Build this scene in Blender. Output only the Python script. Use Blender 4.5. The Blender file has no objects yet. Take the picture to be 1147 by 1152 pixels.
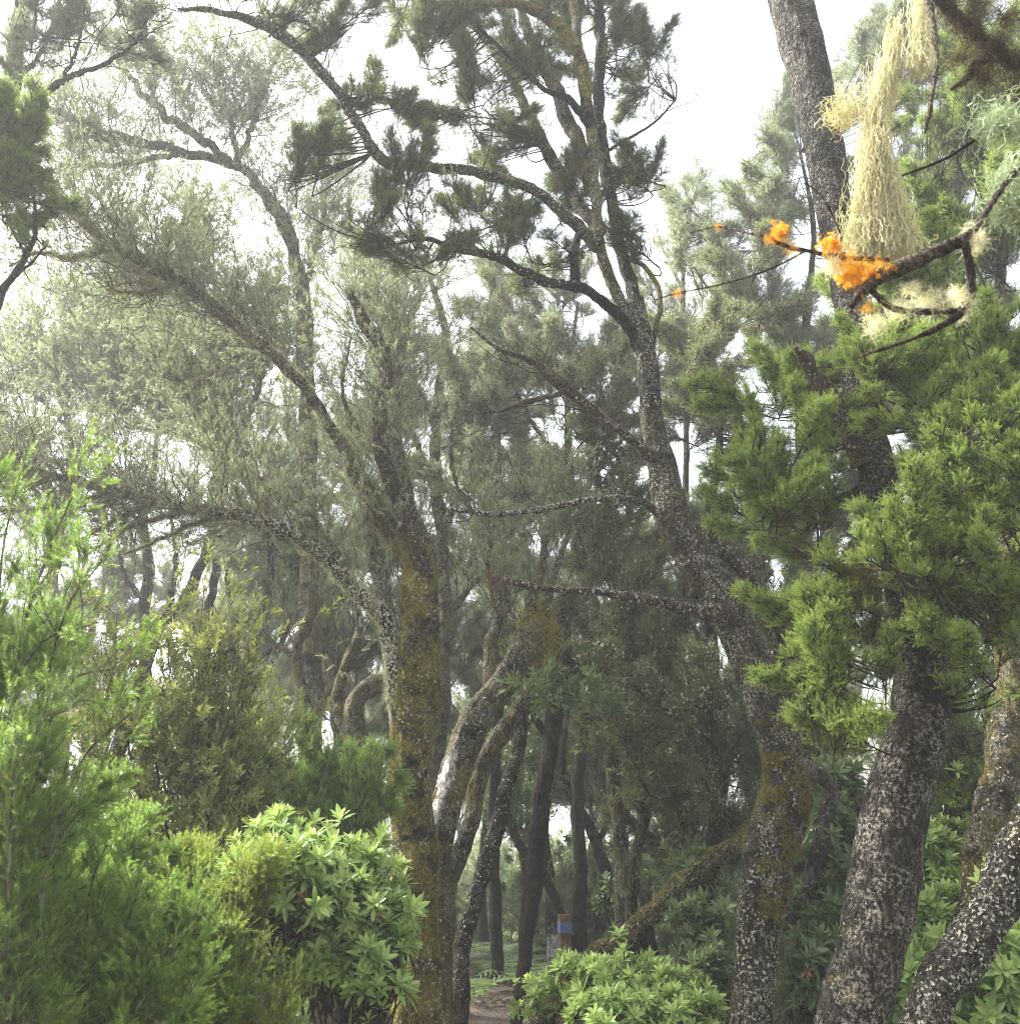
import bpy, math, time
import numpy as np
from mathutils import Vector

# ------------------------------------------------------------------ camera, world, sun, exposure
S = bpy.context.scene
C = S.collection
PITCH = math.radians(20.6)
CAM = np.array([0.0, 0.0, 1.6])
F = 993.0                       # focal length in pixels of the 1147 px wide photograph
cd = bpy.data.cameras.new('camera'); cam = bpy.data.objects.new('camera', cd); C.objects.link(cam)
cam.location = CAM; cam.rotation_euler = (math.pi / 2 + PITCH, 0, 0)
cd.sensor_fit = 'HORIZONTAL'; cd.sensor_width = 36; cd.lens = 36 * F / 1147
cd.clip_start = 0.05; cd.clip_end = 1000
cd.dof.use_dof = True; cd.dof.focus_distance = 5.2; cd.dof.aperture_fstop = 6.3
S.camera = cam

SUN_EL, SUN_AZ = math.radians(50), math.radians(-68)     # azimuth from +Y, negative = left
w = bpy.data.worlds.new('World'); S.world = w; w.use_nodes = True
wn = w.node_tree.nodes; wl = w.node_tree.links
sky = wn.new('ShaderNodeTexSky'); sky.sky_type = 'NISHITA'; sky.sun_disc = False
sky.sun_elevation = SUN_EL; sky.sun_rotation = SUN_AZ; sky.dust_density = 4.0; sky.air_density = 1.2; sky.ozone_density = 1.0
hs = wn.new('ShaderNodeHueSaturation'); hs.inputs['Saturation'].default_value = 0.34
wl.new(sky.outputs[0], hs.inputs['Color']); wl.new(hs.outputs[0], wn['Background'].inputs[0])
wn['Background'].inputs[1].default_value = 0.085
sl = bpy.data.lights.new('sun', 'SUN'); sl.energy = 3.8; sl.angle = math.radians(11); sl.color = (1.0, 0.96, 0.88)
sun = bpy.data.objects.new('sun', sl); C.objects.link(sun)
sd = Vector((math.sin(SUN_AZ) * math.cos(SUN_EL), math.cos(SUN_AZ) * math.cos(SUN_EL), math.sin(SUN_EL)))
sun.rotation_euler = sd.to_track_quat('Z', 'Y').to_euler()
S.view_settings.view_transform = 'Standard'; S.view_settings.look = 'None'
S.view_settings.exposure = 2.65; S.view_settings.gamma = 1.0
cy = S.cycles
cy.max_bounces = 5; cy.diffuse_bounces = 3; cy.glossy_bounces = 1; cy.transmission_bounces = 3
cy.filter_width = 1.1; cy.volume_bounces = 0; cy.transparent_max_bounces = 4
cy.caustics_reflective = False; cy.caustics_refractive = False
try:
    cy.use_denoising = True; cy.denoiser = 'OPENIMAGEDENOISE'
except Exception: pass

rng = np.random.default_rng(7)
def A_(*a): return np.array(a, float)
def nrm(v): return v / np.maximum(np.linalg.norm(v, axis=-1, keepdims=True), 1e-9)
def rv(n, r=None): return nrm((r or rng).normal(size=(n, 3)))

FW = A_(0, math.cos(PITCH), math.sin(PITCH)); UP = A_(0, -math.sin(PITCH), math.cos(PITCH))
def at(px, py, d):
    """a point of the place: seen in direction px, py, and d metres ahead along the ground"""
    ray = FW + A_(1, 0, 0) * (px - 573.5) / F + UP * (576 - py) / F
    return CAM + ray * (d / ray[1])
def mpp(px, py, d):
    ray = FW + A_(1, 0, 0) * (px - 573.5) / F + UP * (576 - py) / F
    return d / ray[1] / F

# ------------------------------------------------------------------ noise
def _h(i, j, k):
    n = (i * 374761393 + j * 668265263 + k * 2147483647 + 1274126177) & 0xffffffff
    n = ((n ^ (n >> 13)) * 1274126177) & 0xffffffff
    return ((n ^ (n >> 16)) & 0xffff) / 65535.0
def vnoise(p):
    i = np.floor(p).astype(np.int64); f = p - i; f = f * f * (3 - 2 * f); o = 0
    for a in (0, 1):
        for b in (0, 1):
            for c in (0, 1):
                ww = np.where(a, f[..., 0], 1 - f[..., 0]) * np.where(b, f[..., 1], 1 - f[..., 1]) * np.where(c, f[..., 2], 1 - f[..., 2])
                o = o + ww * _h(i[..., 0] + a, i[..., 1] + b, i[..., 2] + c)
    return o
def fbm(p, o=3): return sum(vnoise(p * 2 ** k + 17 * k) * 0.5 ** k for k in range(o)) / sum(0.5 ** k for k in range(o))

# ------------------------------------------------------------------ mesh builder
class MB:
    def __init__(s): s.V = []; s.Fc = []; s.T = []; s.P = []; s.M = []; s.n = 0; s.smooth = False
    def add(s, V, Fs, tint=0.5, tip=0.0, mi=0):
        V = np.asarray(V, float).reshape(-1, 3); Fs = np.asarray(Fs, np.int64)
        if len(V) == 0: return
        s.V.append(V); s.Fc.append(Fs + s.n); s.M.append(np.full(len(Fs), mi, np.int32))
        s.T.append(np.broadcast_to(np.asarray(tint, float), (len(V),))); s.P.append(np.broadcast_to(np.asarray(tip, float), (len(V),)))
        s.n += len(V)
    def build(s, name, mats, parent=None, smooth=False):
        if not s.V: return None
        me = bpy.data.meshes.new(name)
        V = np.concatenate(s.V)
        if parent is not None: V = V - origin(parent)
        lt = np.concatenate([np.full(len(f), f.shape[1], np.int32) for f in s.Fc])
        li = np.concatenate([f.ravel() for f in s.Fc]).astype(np.int32)
        ls = np.concatenate([[0], np.cumsum(lt)[:-1]]).astype(np.int32)
        me.vertices.add(len(V)); me.vertices.foreach_set('co', V.astype(np.float32).ravel())
        me.loops.add(len(li)); me.loops.foreach_set('vertex_index', li)
        me.polygons.add(len(lt)); me.polygons.foreach_set('loop_start', ls)
        me.polygons.foreach_set('material_index', np.concatenate(s.M))
        me.polygons.foreach_set('use_smooth', np.full(len(lt), bool(smooth)))
        me.update(calc_edges=True)
        for nm, arr in (('tint', s.T), ('tip', s.P)):
            a = me.attributes.new(nm, 'FLOAT', 'POINT'); a.data.foreach_set('value', np.concatenate(arr).astype(np.float32))
        for m in (mats if isinstance(mats, (list, tuple)) else [mats]): me.materials.append(m)
        o = bpy.data.objects.new(name, me); C.objects.link(o)
        if parent is not None: o.parent = parent
        return o
def origin(o):
    v = np.zeros(3)
    while o is not None: v = v + np.array(o.location); o = o.parent
    return v
def thing(name, label, cat, loc=(0, 0, 0), group=None):
    o = bpy.data.objects.new(name, None); C.objects.link(o); o.location = loc; o.empty_display_size = 0.2
    o['label'] = label; o['category'] = cat
    if group: o['group'] = group
    return o
def tag(o, label, cat, group=None, kind=None):
    o['label'] = label; o['category'] = cat
    if group: o['group'] = group
    if kind: o['kind'] = kind
    return o

# ------------------------------------------------------------------ curves and tubes
def smoothline(P, R, step):
    P = np.asarray(P, float); R = np.asarray(R, float)
    Q = np.vstack([2 * P[0] - P[1], P, 2 * P[-1] - P[-2]]); out = []; ro = []
    for i in range(len(P) - 1):
        p0, p1, p2, p3 = Q[i:i + 4]; n = max(2, int(np.linalg.norm(p2 - p1) / step))
        t = np.linspace(0, 1, n, endpoint=False)[:, None]
        out.append(0.5 * (2 * p1 + (p2 - p0) * t + (2 * p0 - 5 * p1 + 4 * p2 - p3) * t ** 2 + (3 * p1 - p0 - 3 * p2 + p3) * t ** 3))
        tt = t[:, 0] * t[:, 0] * (3 - 2 * t[:, 0]); ro.append(R[i] * (1 - tt) + R[i + 1] * tt)
    out.append(P[-1:]); ro.append(R[-1:])
    return np.vstack(out), np.concatenate(ro)

def tube(mb, P, R, sides=16, rough=0.12, fq=1.0, cap=True, wob=0.25, mi=0):
    """bark-skinned limb; returns surface points, normals for things that grow on it"""
    P = P.copy(); N = len(P); s0 = rng.uniform(0, 99, 3)
    if wob:
        q = P * (0.35 / max(R.mean(), 0.008)) + s0
        P = P + (np.stack([vnoise(q), vnoise(q + 31), vnoise(q + 57)], 1) - 0.5) * R[:, None] * wob * 2
    T = nrm(np.gradient(P, axis=0))
    n = np.cross(T[0], A_(0.3, 0.9, 0.2)); n /= np.linalg.norm(n); Nn = np.zeros_like(P)
    for i in range(N):
        n = n - T[i] * (n @ T[i]); n /= np.linalg.norm(n); Nn[i] = n
    B = np.cross(T, Nn); a = np.linspace(0, 2 * np.pi, sides, endpoint=False)
    D = Nn[:, None] * np.cos(a)[None, :, None] + B[:, None] * np.sin(a)[None, :, None]
    X = P[:, None] + D * R[:, None, None]
    fr = fq * 0.9 / max(R.mean(), 0.01)
    nz = (fbm(X * A_(1, 1, 0.45) * fr + s0, 4) - 0.5) * 2
    lob = (vnoise(D * 1.6 + P[:, None] * A_(.3, .3, .3) / max(R.mean(), .02) * .5 + s0) - 0.5)
    rg = 1 - 2 * np.abs(fbm(X * A_(1, 1, 0.3) * fr * 2.6 + s0 + 9, 3) - .5) * 2; kn = np.clip(vnoise(X * fr * .55 + s0 + 40) - .72, 0, 1) * 2.2
    X = P[:, None] + D * (R[:, None] * (0.93 + rough * 1.5 * nz + rough * .8 * lob + rough * .55 * (rg - .5) + rough * 1.6 * kn))[:, :, None]
    base = 0; V = X.reshape(-1, 3)
    i, j = np.meshgrid(np.arange(N - 1), np.arange(sides), indexing='ij'); j2 = (j + 1) % sides
    Q = np.stack([i * sides + j, i * sides + j2, (i + 1) * sides + j2, (i + 1) * sides + j], -1).reshape(-1, 4)
    mb.add(V, Q, tint=0.5, mi=mi)
    if cap:
        for e, sg in ((0, -1), (N - 1, 1)):
            c = P[e] + T[e] * sg * R[e] * 0.35
            k = np.arange(sides); k2 = (k + 1) % sides
            Vc = np.vstack([X[e], c[None]])
            Fc = np.stack([k, k2, np.full(sides, sides)], 1) if sg > 0 else np.stack([k2, k, np.full(sides, sides)], 1)
            mb.add(Vc, Fc, mi=mi)
    return X, D, R

def surf_sample(S_, n, r=None):
    X, D, R = S_; N, s, _ = X.shape
    wts = R[:-1] * np.linalg.norm(np.diff(X.mean(1), axis=0), axis=1); wts = wts / wts.sum()
    i = rng.choice(N - 1, n, p=wts); j = rng.integers(0, s, n); f = rng.random((n, 1)); g = rng.random((n, 1)); j2 = (j + 1) % s
    p = (X[i, j] * (1 - g) + X[i, j2] * g) * (1 - f) + (X[i + 1, j] * (1 - g) + X[i + 1, j2] * g) * f
    return p, nrm(D[i, j] * (1 - g) + D[i, j2] * g)

def tubes(mb, P, R, sides=3, mi=0, tint=0.5):
    """many thin twigs at once: P[N,K,3], R[N,K]"""
    N, K, _ = P.shape
    if N == 0: return
    T = nrm(np.gradient(P, axis=1)); ref = nrm(np.cross(T.mean(1), rv(N)))[:, None]
    n = nrm(ref - T * (ref * T).sum(-1, keepdims=True)); B = np.cross(T, n)
    a = np.linspace(0, 2 * np.pi, sides, endpoint=False)
    X = P[:, :, None] + (n[:, :, None] * np.cos(a)[:, None] + B[:, :, None] * np.sin(a)[:, None]) * R[:, :, None, None]
    i, k, j = np.meshgrid(np.arange(N), np.arange(K - 1), np.arange(sides), indexing='ij'); j2 = (j + 1) % sides
    o = i * K * sides + k * sides
    Q = np.stack([o + j, o + j2, o + sides + j2, o + sides + j], -1).reshape(-1, 4)
    t = np.repeat(np.broadcast_to(np.asarray(tint, float), (N,)), K * sides)
    mb.add(X.reshape(-1, 3), Q, tint=t, mi=mi)

def grow(base, dr, L, K=5, up=0.25, wob=0.35):
    N = len(base); P = np.zeros((N, K, 3)); P[:, 0] = base; d = nrm(dr); L = np.broadcast_to(L, (N,))
    for k in range(1, K):
        d = nrm(d + A_(0, 0, up / K * 2) + rng.normal(size=(N, 3)) * wob / math.sqrt(K))
        P[:, k] = P[:, k - 1] + d * (L / (K - 1))[:, None]
    return P
def along(P, idx, t):
    K = P.shape[1]; x = t * (K - 1); k = np.minimum(x.astype(int), K - 2); f = (x - k)[:, None]
    a, b = P[idx, k], P[idx, k + 1]
    return a * (1 - f) + b * f, nrm(b - a)
def spawn(P, n, t0, t1, ang, up=0.3, spread=0.25, bias=None):
    """base points and directions of n side shoots on polylines P"""
    idx = rng.integers(0, len(P), n); t = rng.uniform(t0, t1, n); p, tan = along(P, idx, t)
    perp = nrm(np.cross(tan, rv(n))); a = ang + rng.normal(size=n) * spread
    d = tan * np.cos(a)[:, None] + perp * np.sin(a)[:, None] + A_(0, 0, up)
    if bias is not None: d = d + bias
    return p, nrm(d), idx, t

# ------------------------------------------------------------------ leaf templates (unit length along +Z)
def T_needles(n, ln, wd, ang=0.75, seed=0, stem=0.008, z0=0.05):
    r = np.random.default_rng(seed); V = []; Fs = []; tip = []
    for i in range(n):
        z = z0 + (1 - z0) * (i + r.random() * .5) / n; a = i * 2.399 + r.random() * .5; th = ang * r.uniform(.7, 1.25) * (1 - .45 * z)
        d = A_(math.cos(a) * math.sin(th), math.sin(a) * math.sin(th), math.cos(th)); sd_ = nrm(np.cross(d, A_(0, 0, 1)) + r.normal(size=3) * .3)
        l = ln * r.uniform(.75, 1.15); b = A_(0, 0, z); k = len(V)
        V += [b - sd_ * wd * .5 + d * l * .15, b + sd_ * wd * .5 + d * l * .15, b + d * l]; Fs.append([k, k + 1, k + 2]); tip += [z * .8, z * .8, min(1, z * .8 + .2)]
    k = len(V)
    for j in range(3):
        a = j * 2.094; V += [A_(math.cos(a) * stem, math.sin(a) * stem, 0), A_(0, 0, 1)]
    for j in range(3): Fs.append([k + 2 * j, k + 2 * ((j + 1) % 3), k + 1])
    tip += [0] * 6
    return np.array(V), np.array(Fs), np.array(tip)
def leafV(b, d, side, nr, l, wd, droop=.25):
    q1 = b + d * l * .45 - nr * droop * l * .05; q2 = b + d * l * .75 - nr * droop * l * .2
    return [b, q1 + side * wd * .5 + nr * wd * .15, q1, q1 - side * wd * .5 + nr * wd * .15, q2 + side * wd * .36 + nr * wd * .1, q2 - side * wd * .36 + nr * wd * .1, b + d * l - nr * droop * l * .45]
LF = [[0, 2, 1], [0, 3, 2], [1, 2, 4], [2, 3, 5], [2, 6, 4], [2, 5, 6]]
def T_rosette(n, wd=.26, seed=0, a0=.5, a1=1.5):
    r = np.random.default_rng(seed); V = []; Fs = []; tip = []
    for i in range(n):
        f = i / (n - 1); a = i * 2.399; th = a0 + (a1 - a0) * (1 - f) + r.normal() * .1
        d = A_(math.cos(a) * math.sin(th), math.sin(a) * math.sin(th), math.cos(th)); side = nrm(np.cross(A_(0, 0, 1), d)); nr = np.cross(d, side)
        k = len(V); V += leafV(A_(0, 0, .25 * f), d, side, nr, r.uniform(.8, 1.1) * (1 - .3 * f), wd); Fs += [[q + k for q in t] for t in LF]
        tip += [f * .9, f, f * .9, f, f, f, f]
    return np.array(V), np.array(Fs), np.array(tip)
def T_sprig(n, ln, wd, seed=0, ang=1.0):
    r = np.random.default_rng(seed); V = []; Fs = []; tip = []
    for i in range(n):
        z = .1 + .85 * i / n; a = i * 2.399 + r.random(); th = ang * (1 - .5 * z) + r.normal() * .15
        d = A_(math.cos(a) * math.sin(th), math.sin(a) * math.sin(th), math.cos(th)); side = nrm(np.cross(A_(0, 0, 1), d)); nr = np.cross(d, side)
        k = len(V); b = A_(0, 0, z); l = ln * r.uniform(.7, 1.2)
        V += [b, b + d * l * .5 + side * wd * .5 + nr * wd * .15, b + d * l, b + d * l * .5 - side * wd * .5 + nr * wd * .15]; Fs += [[k, k + 1, k + 2], [k, k + 2, k + 3]]
        tip += [z] * 4
    k = len(V)
    for j in range(3):
        a = j * 2.094; V += [A_(math.cos(a) * .012, math.sin(a) * .012, 0), A_(0, 0, 1)]
    for j in range(3): Fs.append([k + 2 * j, k + 2 * ((j + 1) % 3), k + 1])
    tip += [0] * 6
    return np.array(V), np.array(Fs), np.array(tip)
def T_flake(seed=0, n=7):
    r = np.random.default_rng(seed); V = [A_(0, 0, .25)]; Fs = []
    for i in range(n):
        a = i * 2 * math.pi / n; q = r.uniform(.5, 1.1); V.append(A_(math.cos(a) * q, math.sin(a) * q, r.uniform(.05, .7)))
    for i in range(n): Fs.append([0, 1 + i, 1 + (i + 1) % n])
    return np.array(V), np.array(Fs), r.random(n + 1)
def T_hairs(n, seed=0, wd=.03, seg=4, curl=.5, down=.0):
    r = np.random.default_rng(seed); V = []; Fs = []; tip = []
    for i in range(n):
        d = nrm(r.normal(size=3) + A_(0, 0, 1.0)); p = r.normal(size=3) * .08; l = r.uniform(.5, 1.1) / seg
        for s in range(seg + 1):
            sd_ = nrm(np.cross(d, r.normal(size=3))) * wd * .5 * (1 - .7 * s / seg); k = len(V); V += [p - sd_, p + sd_]; tip += [s / seg] * 2
            if s: Fs.append([k - 2, k - 1, k + 1, k])
            d = nrm(d + r.normal(size=3) * curl + A_(0, 0, -down)); p = p + d * l
    return np.array(V), np.array(Fs), np.array(tip)
HI = [T_needles(44, .18, .042, 1.1, s) for s in range(3)]
BRUSH = [T_needles(40, .22, .048, 1.15, s + 9) for s in range(3)]
MID = [T_needles(24, .19, .06, 1.1, s + 3) for s in range(3)]
LO = [T_needles(10, .32, .075, .95, s + 6, .012) for s in range(3)]
ROS = [T_rosette(14, .27, s) for s in range(3)]
ROSS = [T_rosette(9, .3, s + 5) for s in range(3)]
SPR = [T_sprig(9, .36, .12, s) for s in range(3)]
SPRB = [T_sprig(7, .5, .2, s + 4) for s in range(3)]
FLK = [T_flake(s) for s in range(4)]
HAIR = [T_hairs(12, s) for s in range(4)]
MOSS = [T_hairs(5, s + 8, .12, 2, .3) for s in range(4)]
BUD = [T_flake(s + 10, 5) for s in range(3)]

def place(mb, TS, pos, dr, sc, tint, mi=0, flat=1.0):
    N = len(pos)
    if N == 0: return
    dr = nrm(dr); sc = np.broadcast_to(sc, (N,)); tint = np.broadcast_to(tint, (N,)); which = rng.integers(0, len(TS), N)
    for q, (V, Fs, tp) in enumerate(TS):
        m = which == q; n = int(m.sum())
        if not n: continue
        z = dr[m]; x = nrm(np.cross(z, rv(n))); y = np.cross(z, x)
        W = V[None, :, 0, None] * x[:, None] * flat + V[None, :, 1, None] * y[:, None] * flat + V[None, :, 2, None] * z[:, None]
        W = pos[m][:, None] + W * sc[m][:, None, None]
        FF = (Fs[None] + (np.arange(n) * len(V))[:, None, None]).reshape(-1, Fs.shape[1])
        mb.add(W.reshape(-1, 3), FF, tint=np.repeat(tint[m], len(V)), tip=np.tile(tp, n), mi=mi)

# ------------------------------------------------------------------ materials
def newmat(name):
    m = bpy.data.materials.new(name); m.use_nodes = True
    return m, m.node_tree.nodes, m.node_tree.links, m.node_tree.nodes['Principled BSDF']
def ramp(N, stops):
    r = N.new('ShaderNodeValToRGB'); e = r.color_ramp.elements
    e[0].position, e[0].color = stops[0][0], (*stops[0][1], 1); e[1].position, e[1].color = stops[-1][0], (*stops[-1][1], 1)
    for p, c in stops[1:-1]:
        x = e.new(p); x.color = (*c, 1)
    return r
def mixc(N, L, f, a, b, mode='MIX'):
    m = N.new('ShaderNodeMix'); m.data_type = 'RGBA'; m.blend_type = mode
    for sck, v in ((m.inputs[0], f), (m.inputs[6], a), (m.inputs[7], b)):
        if isinstance(v, (int, float)): sck.default_value = v
        elif isinstance(v, tuple): sck.default_value = (*v, 1)
        else: L.new(v, sck)
    return m.outputs[2]
def noise(N, L, sc, det=4, vec=None, rough=.55):
    n = N.new('ShaderNodeTexNoise'); n.inputs['Scale'].default_value = sc; n.inputs['Detail'].default_value = det; n.inputs['Roughness'].default_value = rough
    if vec: L.new(vec, n.inputs['Vector'])
    return n.outputs['Fac']
def leafmat(name, dark, light, tipc, tipamt=.5, rough=.45, trans=.35):
    m, N, L, P = newmat(name)
    a = N.new('ShaderNodeAttribute'); a.attribute_name = 'tint'; b = N.new('ShaderNodeAttribute'); b.attribute_name = 'tip'
    oi = N.new('ShaderNodeObjectInfo'); m1 = N.new('ShaderNodeMath'); m1.operation = 'MULTIPLY_ADD'; L.new(oi.outputs['Random'], m1.inputs[0]); m1.inputs[1].default_value = .5; m1.inputs[2].default_value = -.25
    m2 = N.new('ShaderNodeMath'); m2.operation = 'ADD'; m2.use_clamp = True; L.new(m1.outputs[0], m2.inputs[0]); L.new(a.outputs['Fac'], m2.inputs[1])
    c = mixc(N, L, m2.outputs[0], dark, light)
    pw = N.new('ShaderNodeMath'); pw.operation = 'POWER'; L.new(b.outputs['Fac'], pw.inputs[0]); pw.inputs[1].default_value = 1.8
    mu = N.new('ShaderNodeMath'); mu.operation = 'MULTIPLY'; L.new(pw.outputs[0], mu.inputs[0]); mu.inputs[1].default_value = tipamt
    c = mixc(N, L, mu.outputs[0], c, tipc)
    L.new(c, P.inputs['Base Color']); P.inputs['Roughness'].default_value = rough; P.inputs['Specular IOR Level'].default_value = .35
    if trans:
        t = N.new('ShaderNodeBsdfTranslucent'); tc = mixc(N, L, .5, c, (tipc[0] * 1.1, tipc[1] * 1.2, tipc[2] * .7)); L.new(tc, t.inputs[0])
        x = N.new('ShaderNodeMixShader'); x.inputs[0].default_value = trans; L.new(P.outputs[0], x.inputs[1]); L.new(t.outputs[0], x.inputs[2]); L.new(x.outputs[0], N['Material Output'].inputs[0])
    return m
def barkmat(name, c0, c1, moss=None, mossamt=.0, lich=None, lichamt=.0, sc=1.0, streak=4.0, bump=.7, top=0.0):
    m, N, L, P = newmat(name)
    tc = N.new('ShaderNodeTexCoord'); mp = N.new('ShaderNodeMapping'); L.new(tc.outputs['Object'], mp.inputs[0]); mp.inputs['Scale'].default_value = (streak, streak, 1)
    n1 = noise(N, L, 14 * sc, 8, mp.outputs[0], .65); n2 = noise(N, L, 45 * sc, 6, tc.outputs['Object'], .7)
    col = ramp(N, [(.33, c0), (.68, c1)]); L.new(n1, col.inputs[0]); c = col.outputs[0]
    c = mixc(N, L, .6, c, ramp_(N, L, n2, [(.3, (.45, .45, .45)), (.75, (1.5, 1.5, 1.5))]), 'MULTIPLY')
    rg = N.new('ShaderNodeMapping'); L.new(tc.outputs['Object'], rg.inputs[0]); rg.inputs['Scale'].default_value = (1, 1, .28)
    vo = N.new('ShaderNodeTexVoronoi'); vo.feature = 'DISTANCE_TO_EDGE'; vo.inputs['Scale'].default_value = 42 * sc
    wv = N.new('ShaderNodeVectorMath'); wv.operation = 'MULTIPLY_ADD'; nz = N.new('ShaderNodeTexNoise'); nz.inputs['Scale'].default_value = 12 * sc; nz.inputs['Detail'].default_value = 5; L.new(rg.outputs[0], nz.inputs['Vector'])
    L.new(nz.outputs['Color'], wv.inputs[0]); wv.inputs[1].default_value = (.09, .09, .09); L.new(rg.outputs[0], wv.inputs[2]); L.new(wv.outputs[0], vo.inputs['Vector'])
    crack = ramp_(N, L, vo.outputs['Distance'], [(.0, (0, 0, 0)), (.16, (1, 1, 1))]); c = mixc(N, L, .75, c, crack, 'MULTIPLY')
    patch = ramp_(N, L, noise(N, L, 6 * sc, 5, tc.outputs['Object'], .65), [(.40, (.22, .21, .20)), (.62, (1.2, 1.16, 1.1))]); c = mixc(N, L, .85, c, patch, 'MULTIPLY')
    h = n1
    if moss and mossamt > 0:
        n3 = noise(N, L, 4.5 * sc, 7, tc.outputs['Object'], .7); f = ramp_(N, L, n3, [(.62 - .3 * mossamt, (0, 0, 0)), (.72 - .3 * mossamt, (1, 1, 1))])
        mc = ramp_(N, L, noise(N, L, 55 * sc, 8, tc.outputs['Object'], .85), [(.36, tuple(v * .1 for v in moss)), (.5, tuple(v * .55 for v in moss)), (.66, tuple(v * 1.9 for v in moss))])
        c = mixc(N, L, f, c, mc)
    if lich and lichamt > 0:
        n4 = noise(N, L, 75 * sc, 8, tc.outputs['Object'], .8); f = ramp_(N, L, n4, [(.60 - .16 * lichamt, (0, 0, 0)), (.65 - .16 * lichamt, (1, 1, 1))]); lich = ramp_(N, L, noise(N, L, 30 * sc, 5, tc.outputs['Object'], .8), [(.3, tuple(v * .35 for v in lich)), (.7, lich)])
        lm = noise(N, L, 7 * sc, 6, tc.outputs['Object'], .7); g = ramp_(N, L, lm, [(.42, (.0, .0, .0)), (.58, (1, 1, 1))])
        f = mixc(N, L, 1.0, f, g, 'MULTIPLY'); c = mixc(N, L, f, c, lich)
    L.new(c, P.inputs['Base Color']); P.inputs['Roughness'].default_value = .9; P.inputs['Specular IOR Level'].default_value = .2
    ad = N.new('ShaderNodeMath'); ad.operation = 'ADD'; L.new(n1, ad.inputs[0]); cr2 = N.new('ShaderNodeMath'); cr2.operation = 'MULTIPLY_ADD'; L.new(crack, cr2.inputs[0]); cr2.inputs[1].default_value = .8; L.new(n2, cr2.inputs[2]); L.new(cr2.outputs[0], ad.inputs[1])
    b = N.new('ShaderNodeBump'); b.inputs['Strength'].default_value = bump; b.inputs['Distance'].default_value = .05; L.new(ad.outputs[0], b.inputs['Height']); L.new(b.outputs[0], P.inputs['Normal'])
    return m
def ramp_(N, L, src, stops):
    r = ramp(N, stops); L.new(src, r.inputs[0]); return r.outputs[0]

GOLD = (.28, .235, .04); LW = (.34, .33, .27)
bark_moss = barkmat('mossy bark', (.012, .009, .006), (.06, .045, .03), GOLD, .62, LW, .45, streak=2)
bark_lich = barkmat('lichened bark', (.010, .008, .007), (.05, .041, .035), (.15, .12, .03), .12, (.46, .42, .34), .62, streak=3)
bark_mid = barkmat('dark bark with moss', (.016, .012, .009), (.065, .048, .034), (.19, .15, .03), .55, (.42, .40, .32), .75, streak=2.5)
bark_dark = barkmat('dark bark', (.012, .010, .008), (.05, .04, .032), (.09, .07, .02), .2, (.25, .25, .2), .2, streak=3)
bark_pale = barkmat('bare pale wood', (.16, .14, .13), (.36, .34, .33), (.10, .08, .03), .1, (.5, .5, .45), .4, streak=6, bump=.35)
bark_grey = barkmat('grey bare wood', (.07, .065, .06), (.2, .19, .18), None, 0, (.3, .3, .28), .2, streak=6, bump=.4)
bark_brown = barkmat('brown shaggy wood', (.03, .02, .013), (.12, .082, .056), (.14, .1, .03), .2, (.42, .38, .3), .45, streak=3)
twig_m = barkmat('twig bark', (.12, .095, .075), (.38, .31, .25), None, 0, (.34, .33, .26), .4, bump=.2)
twig_p = barkmat('pinkish twig bark', (.14, .095, .08), (.42, .31, .26), None, 0, (.4, .38, .3), .4, bump=.2)
twig_d = barkmat('dark twig bark', (.03, .023, .018), (.09, .07, .055), None, 0, (.22, .2, .14), .3, bump=.2)
L_mid = leafmat('mid heath foliage', (.03, .055, .02), (.12, .165, .065), (.30, .34, .14), .6)
L_right = leafmat('bright heath foliage', (.018, .046, .012), (.11, .19, .036), (.42, .52, .10), .75)
L_dark = leafmat('dark heath foliage', (.016, .034, .012), (.07, .105, .035), (.24, .28, .09), .55)
L_grey = leafmat('grey green heath foliage', (.06, .08, .045), (.21, .245, .15), (.38, .42, .27), .6)
L_left = leafmat('fresh heath shrub foliage', (.028, .08, .016), (.13, .235, .04), (.38, .52, .11), .65)
L_ros = leafmat('broad glossy leaves', (.09, .19, .04), (.33, .46, .15), (.56, .66, .24), .6, .42, .3)
L_lau = leafmat('laurel leaves', (.04, .085, .03), (.13, .19, .08), (.26, .32, .14), .4, .4, .3)
L_fern = leafmat('fern fronds', (.05, .09, .03), (.16, .23, .09), (.26, .34, .14), .4)
L_moss = leafmat('golden moss', (.05, .035, .008), (.32, .26, .035), (.44, .38, .07), .4, .8, .2)
L_mossd = leafmat('brown moss', (.03, .02, .008), (.26, .18, .035), (.36, .28, .06), .4, .8, .2)
L_lic = leafmat('pale crust lichen', (.17, .165, .12), (.56, .54, .44), (.62, .6, .5), .4, .85, .1)
L_hair = leafmat('shaggy lichen', (.36, .35, .20), (.60, .58, .38), (.68, .66, .46), .4, .85, .25)
L_beard = leafmat('beard lichen', (.62, .56, .36), (.84, .79, .60), (.88, .84, .66), .3, .8, .35)
L_mint = leafmat('mint lichen', (.42, .5, .32), (.6, .68, .48), (.7, .75, .55), .3, .8, .3)
L_oran = leafmat('orange lichen', (.62, .24, .012), (.85, .42, .03), (.9, .5, .06), .4, .7, .3)
L_bloom = leafmat('dry heath bloom', (.28, .22, .15), (.55, .48, .36), (.5, .45, .32), .3, .8, .2)
L_dead = leafmat('dead leaves', (.08, .045, .025), (.24, .15, .08), (.3, .2, .1), .3, .8, .1)

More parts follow.
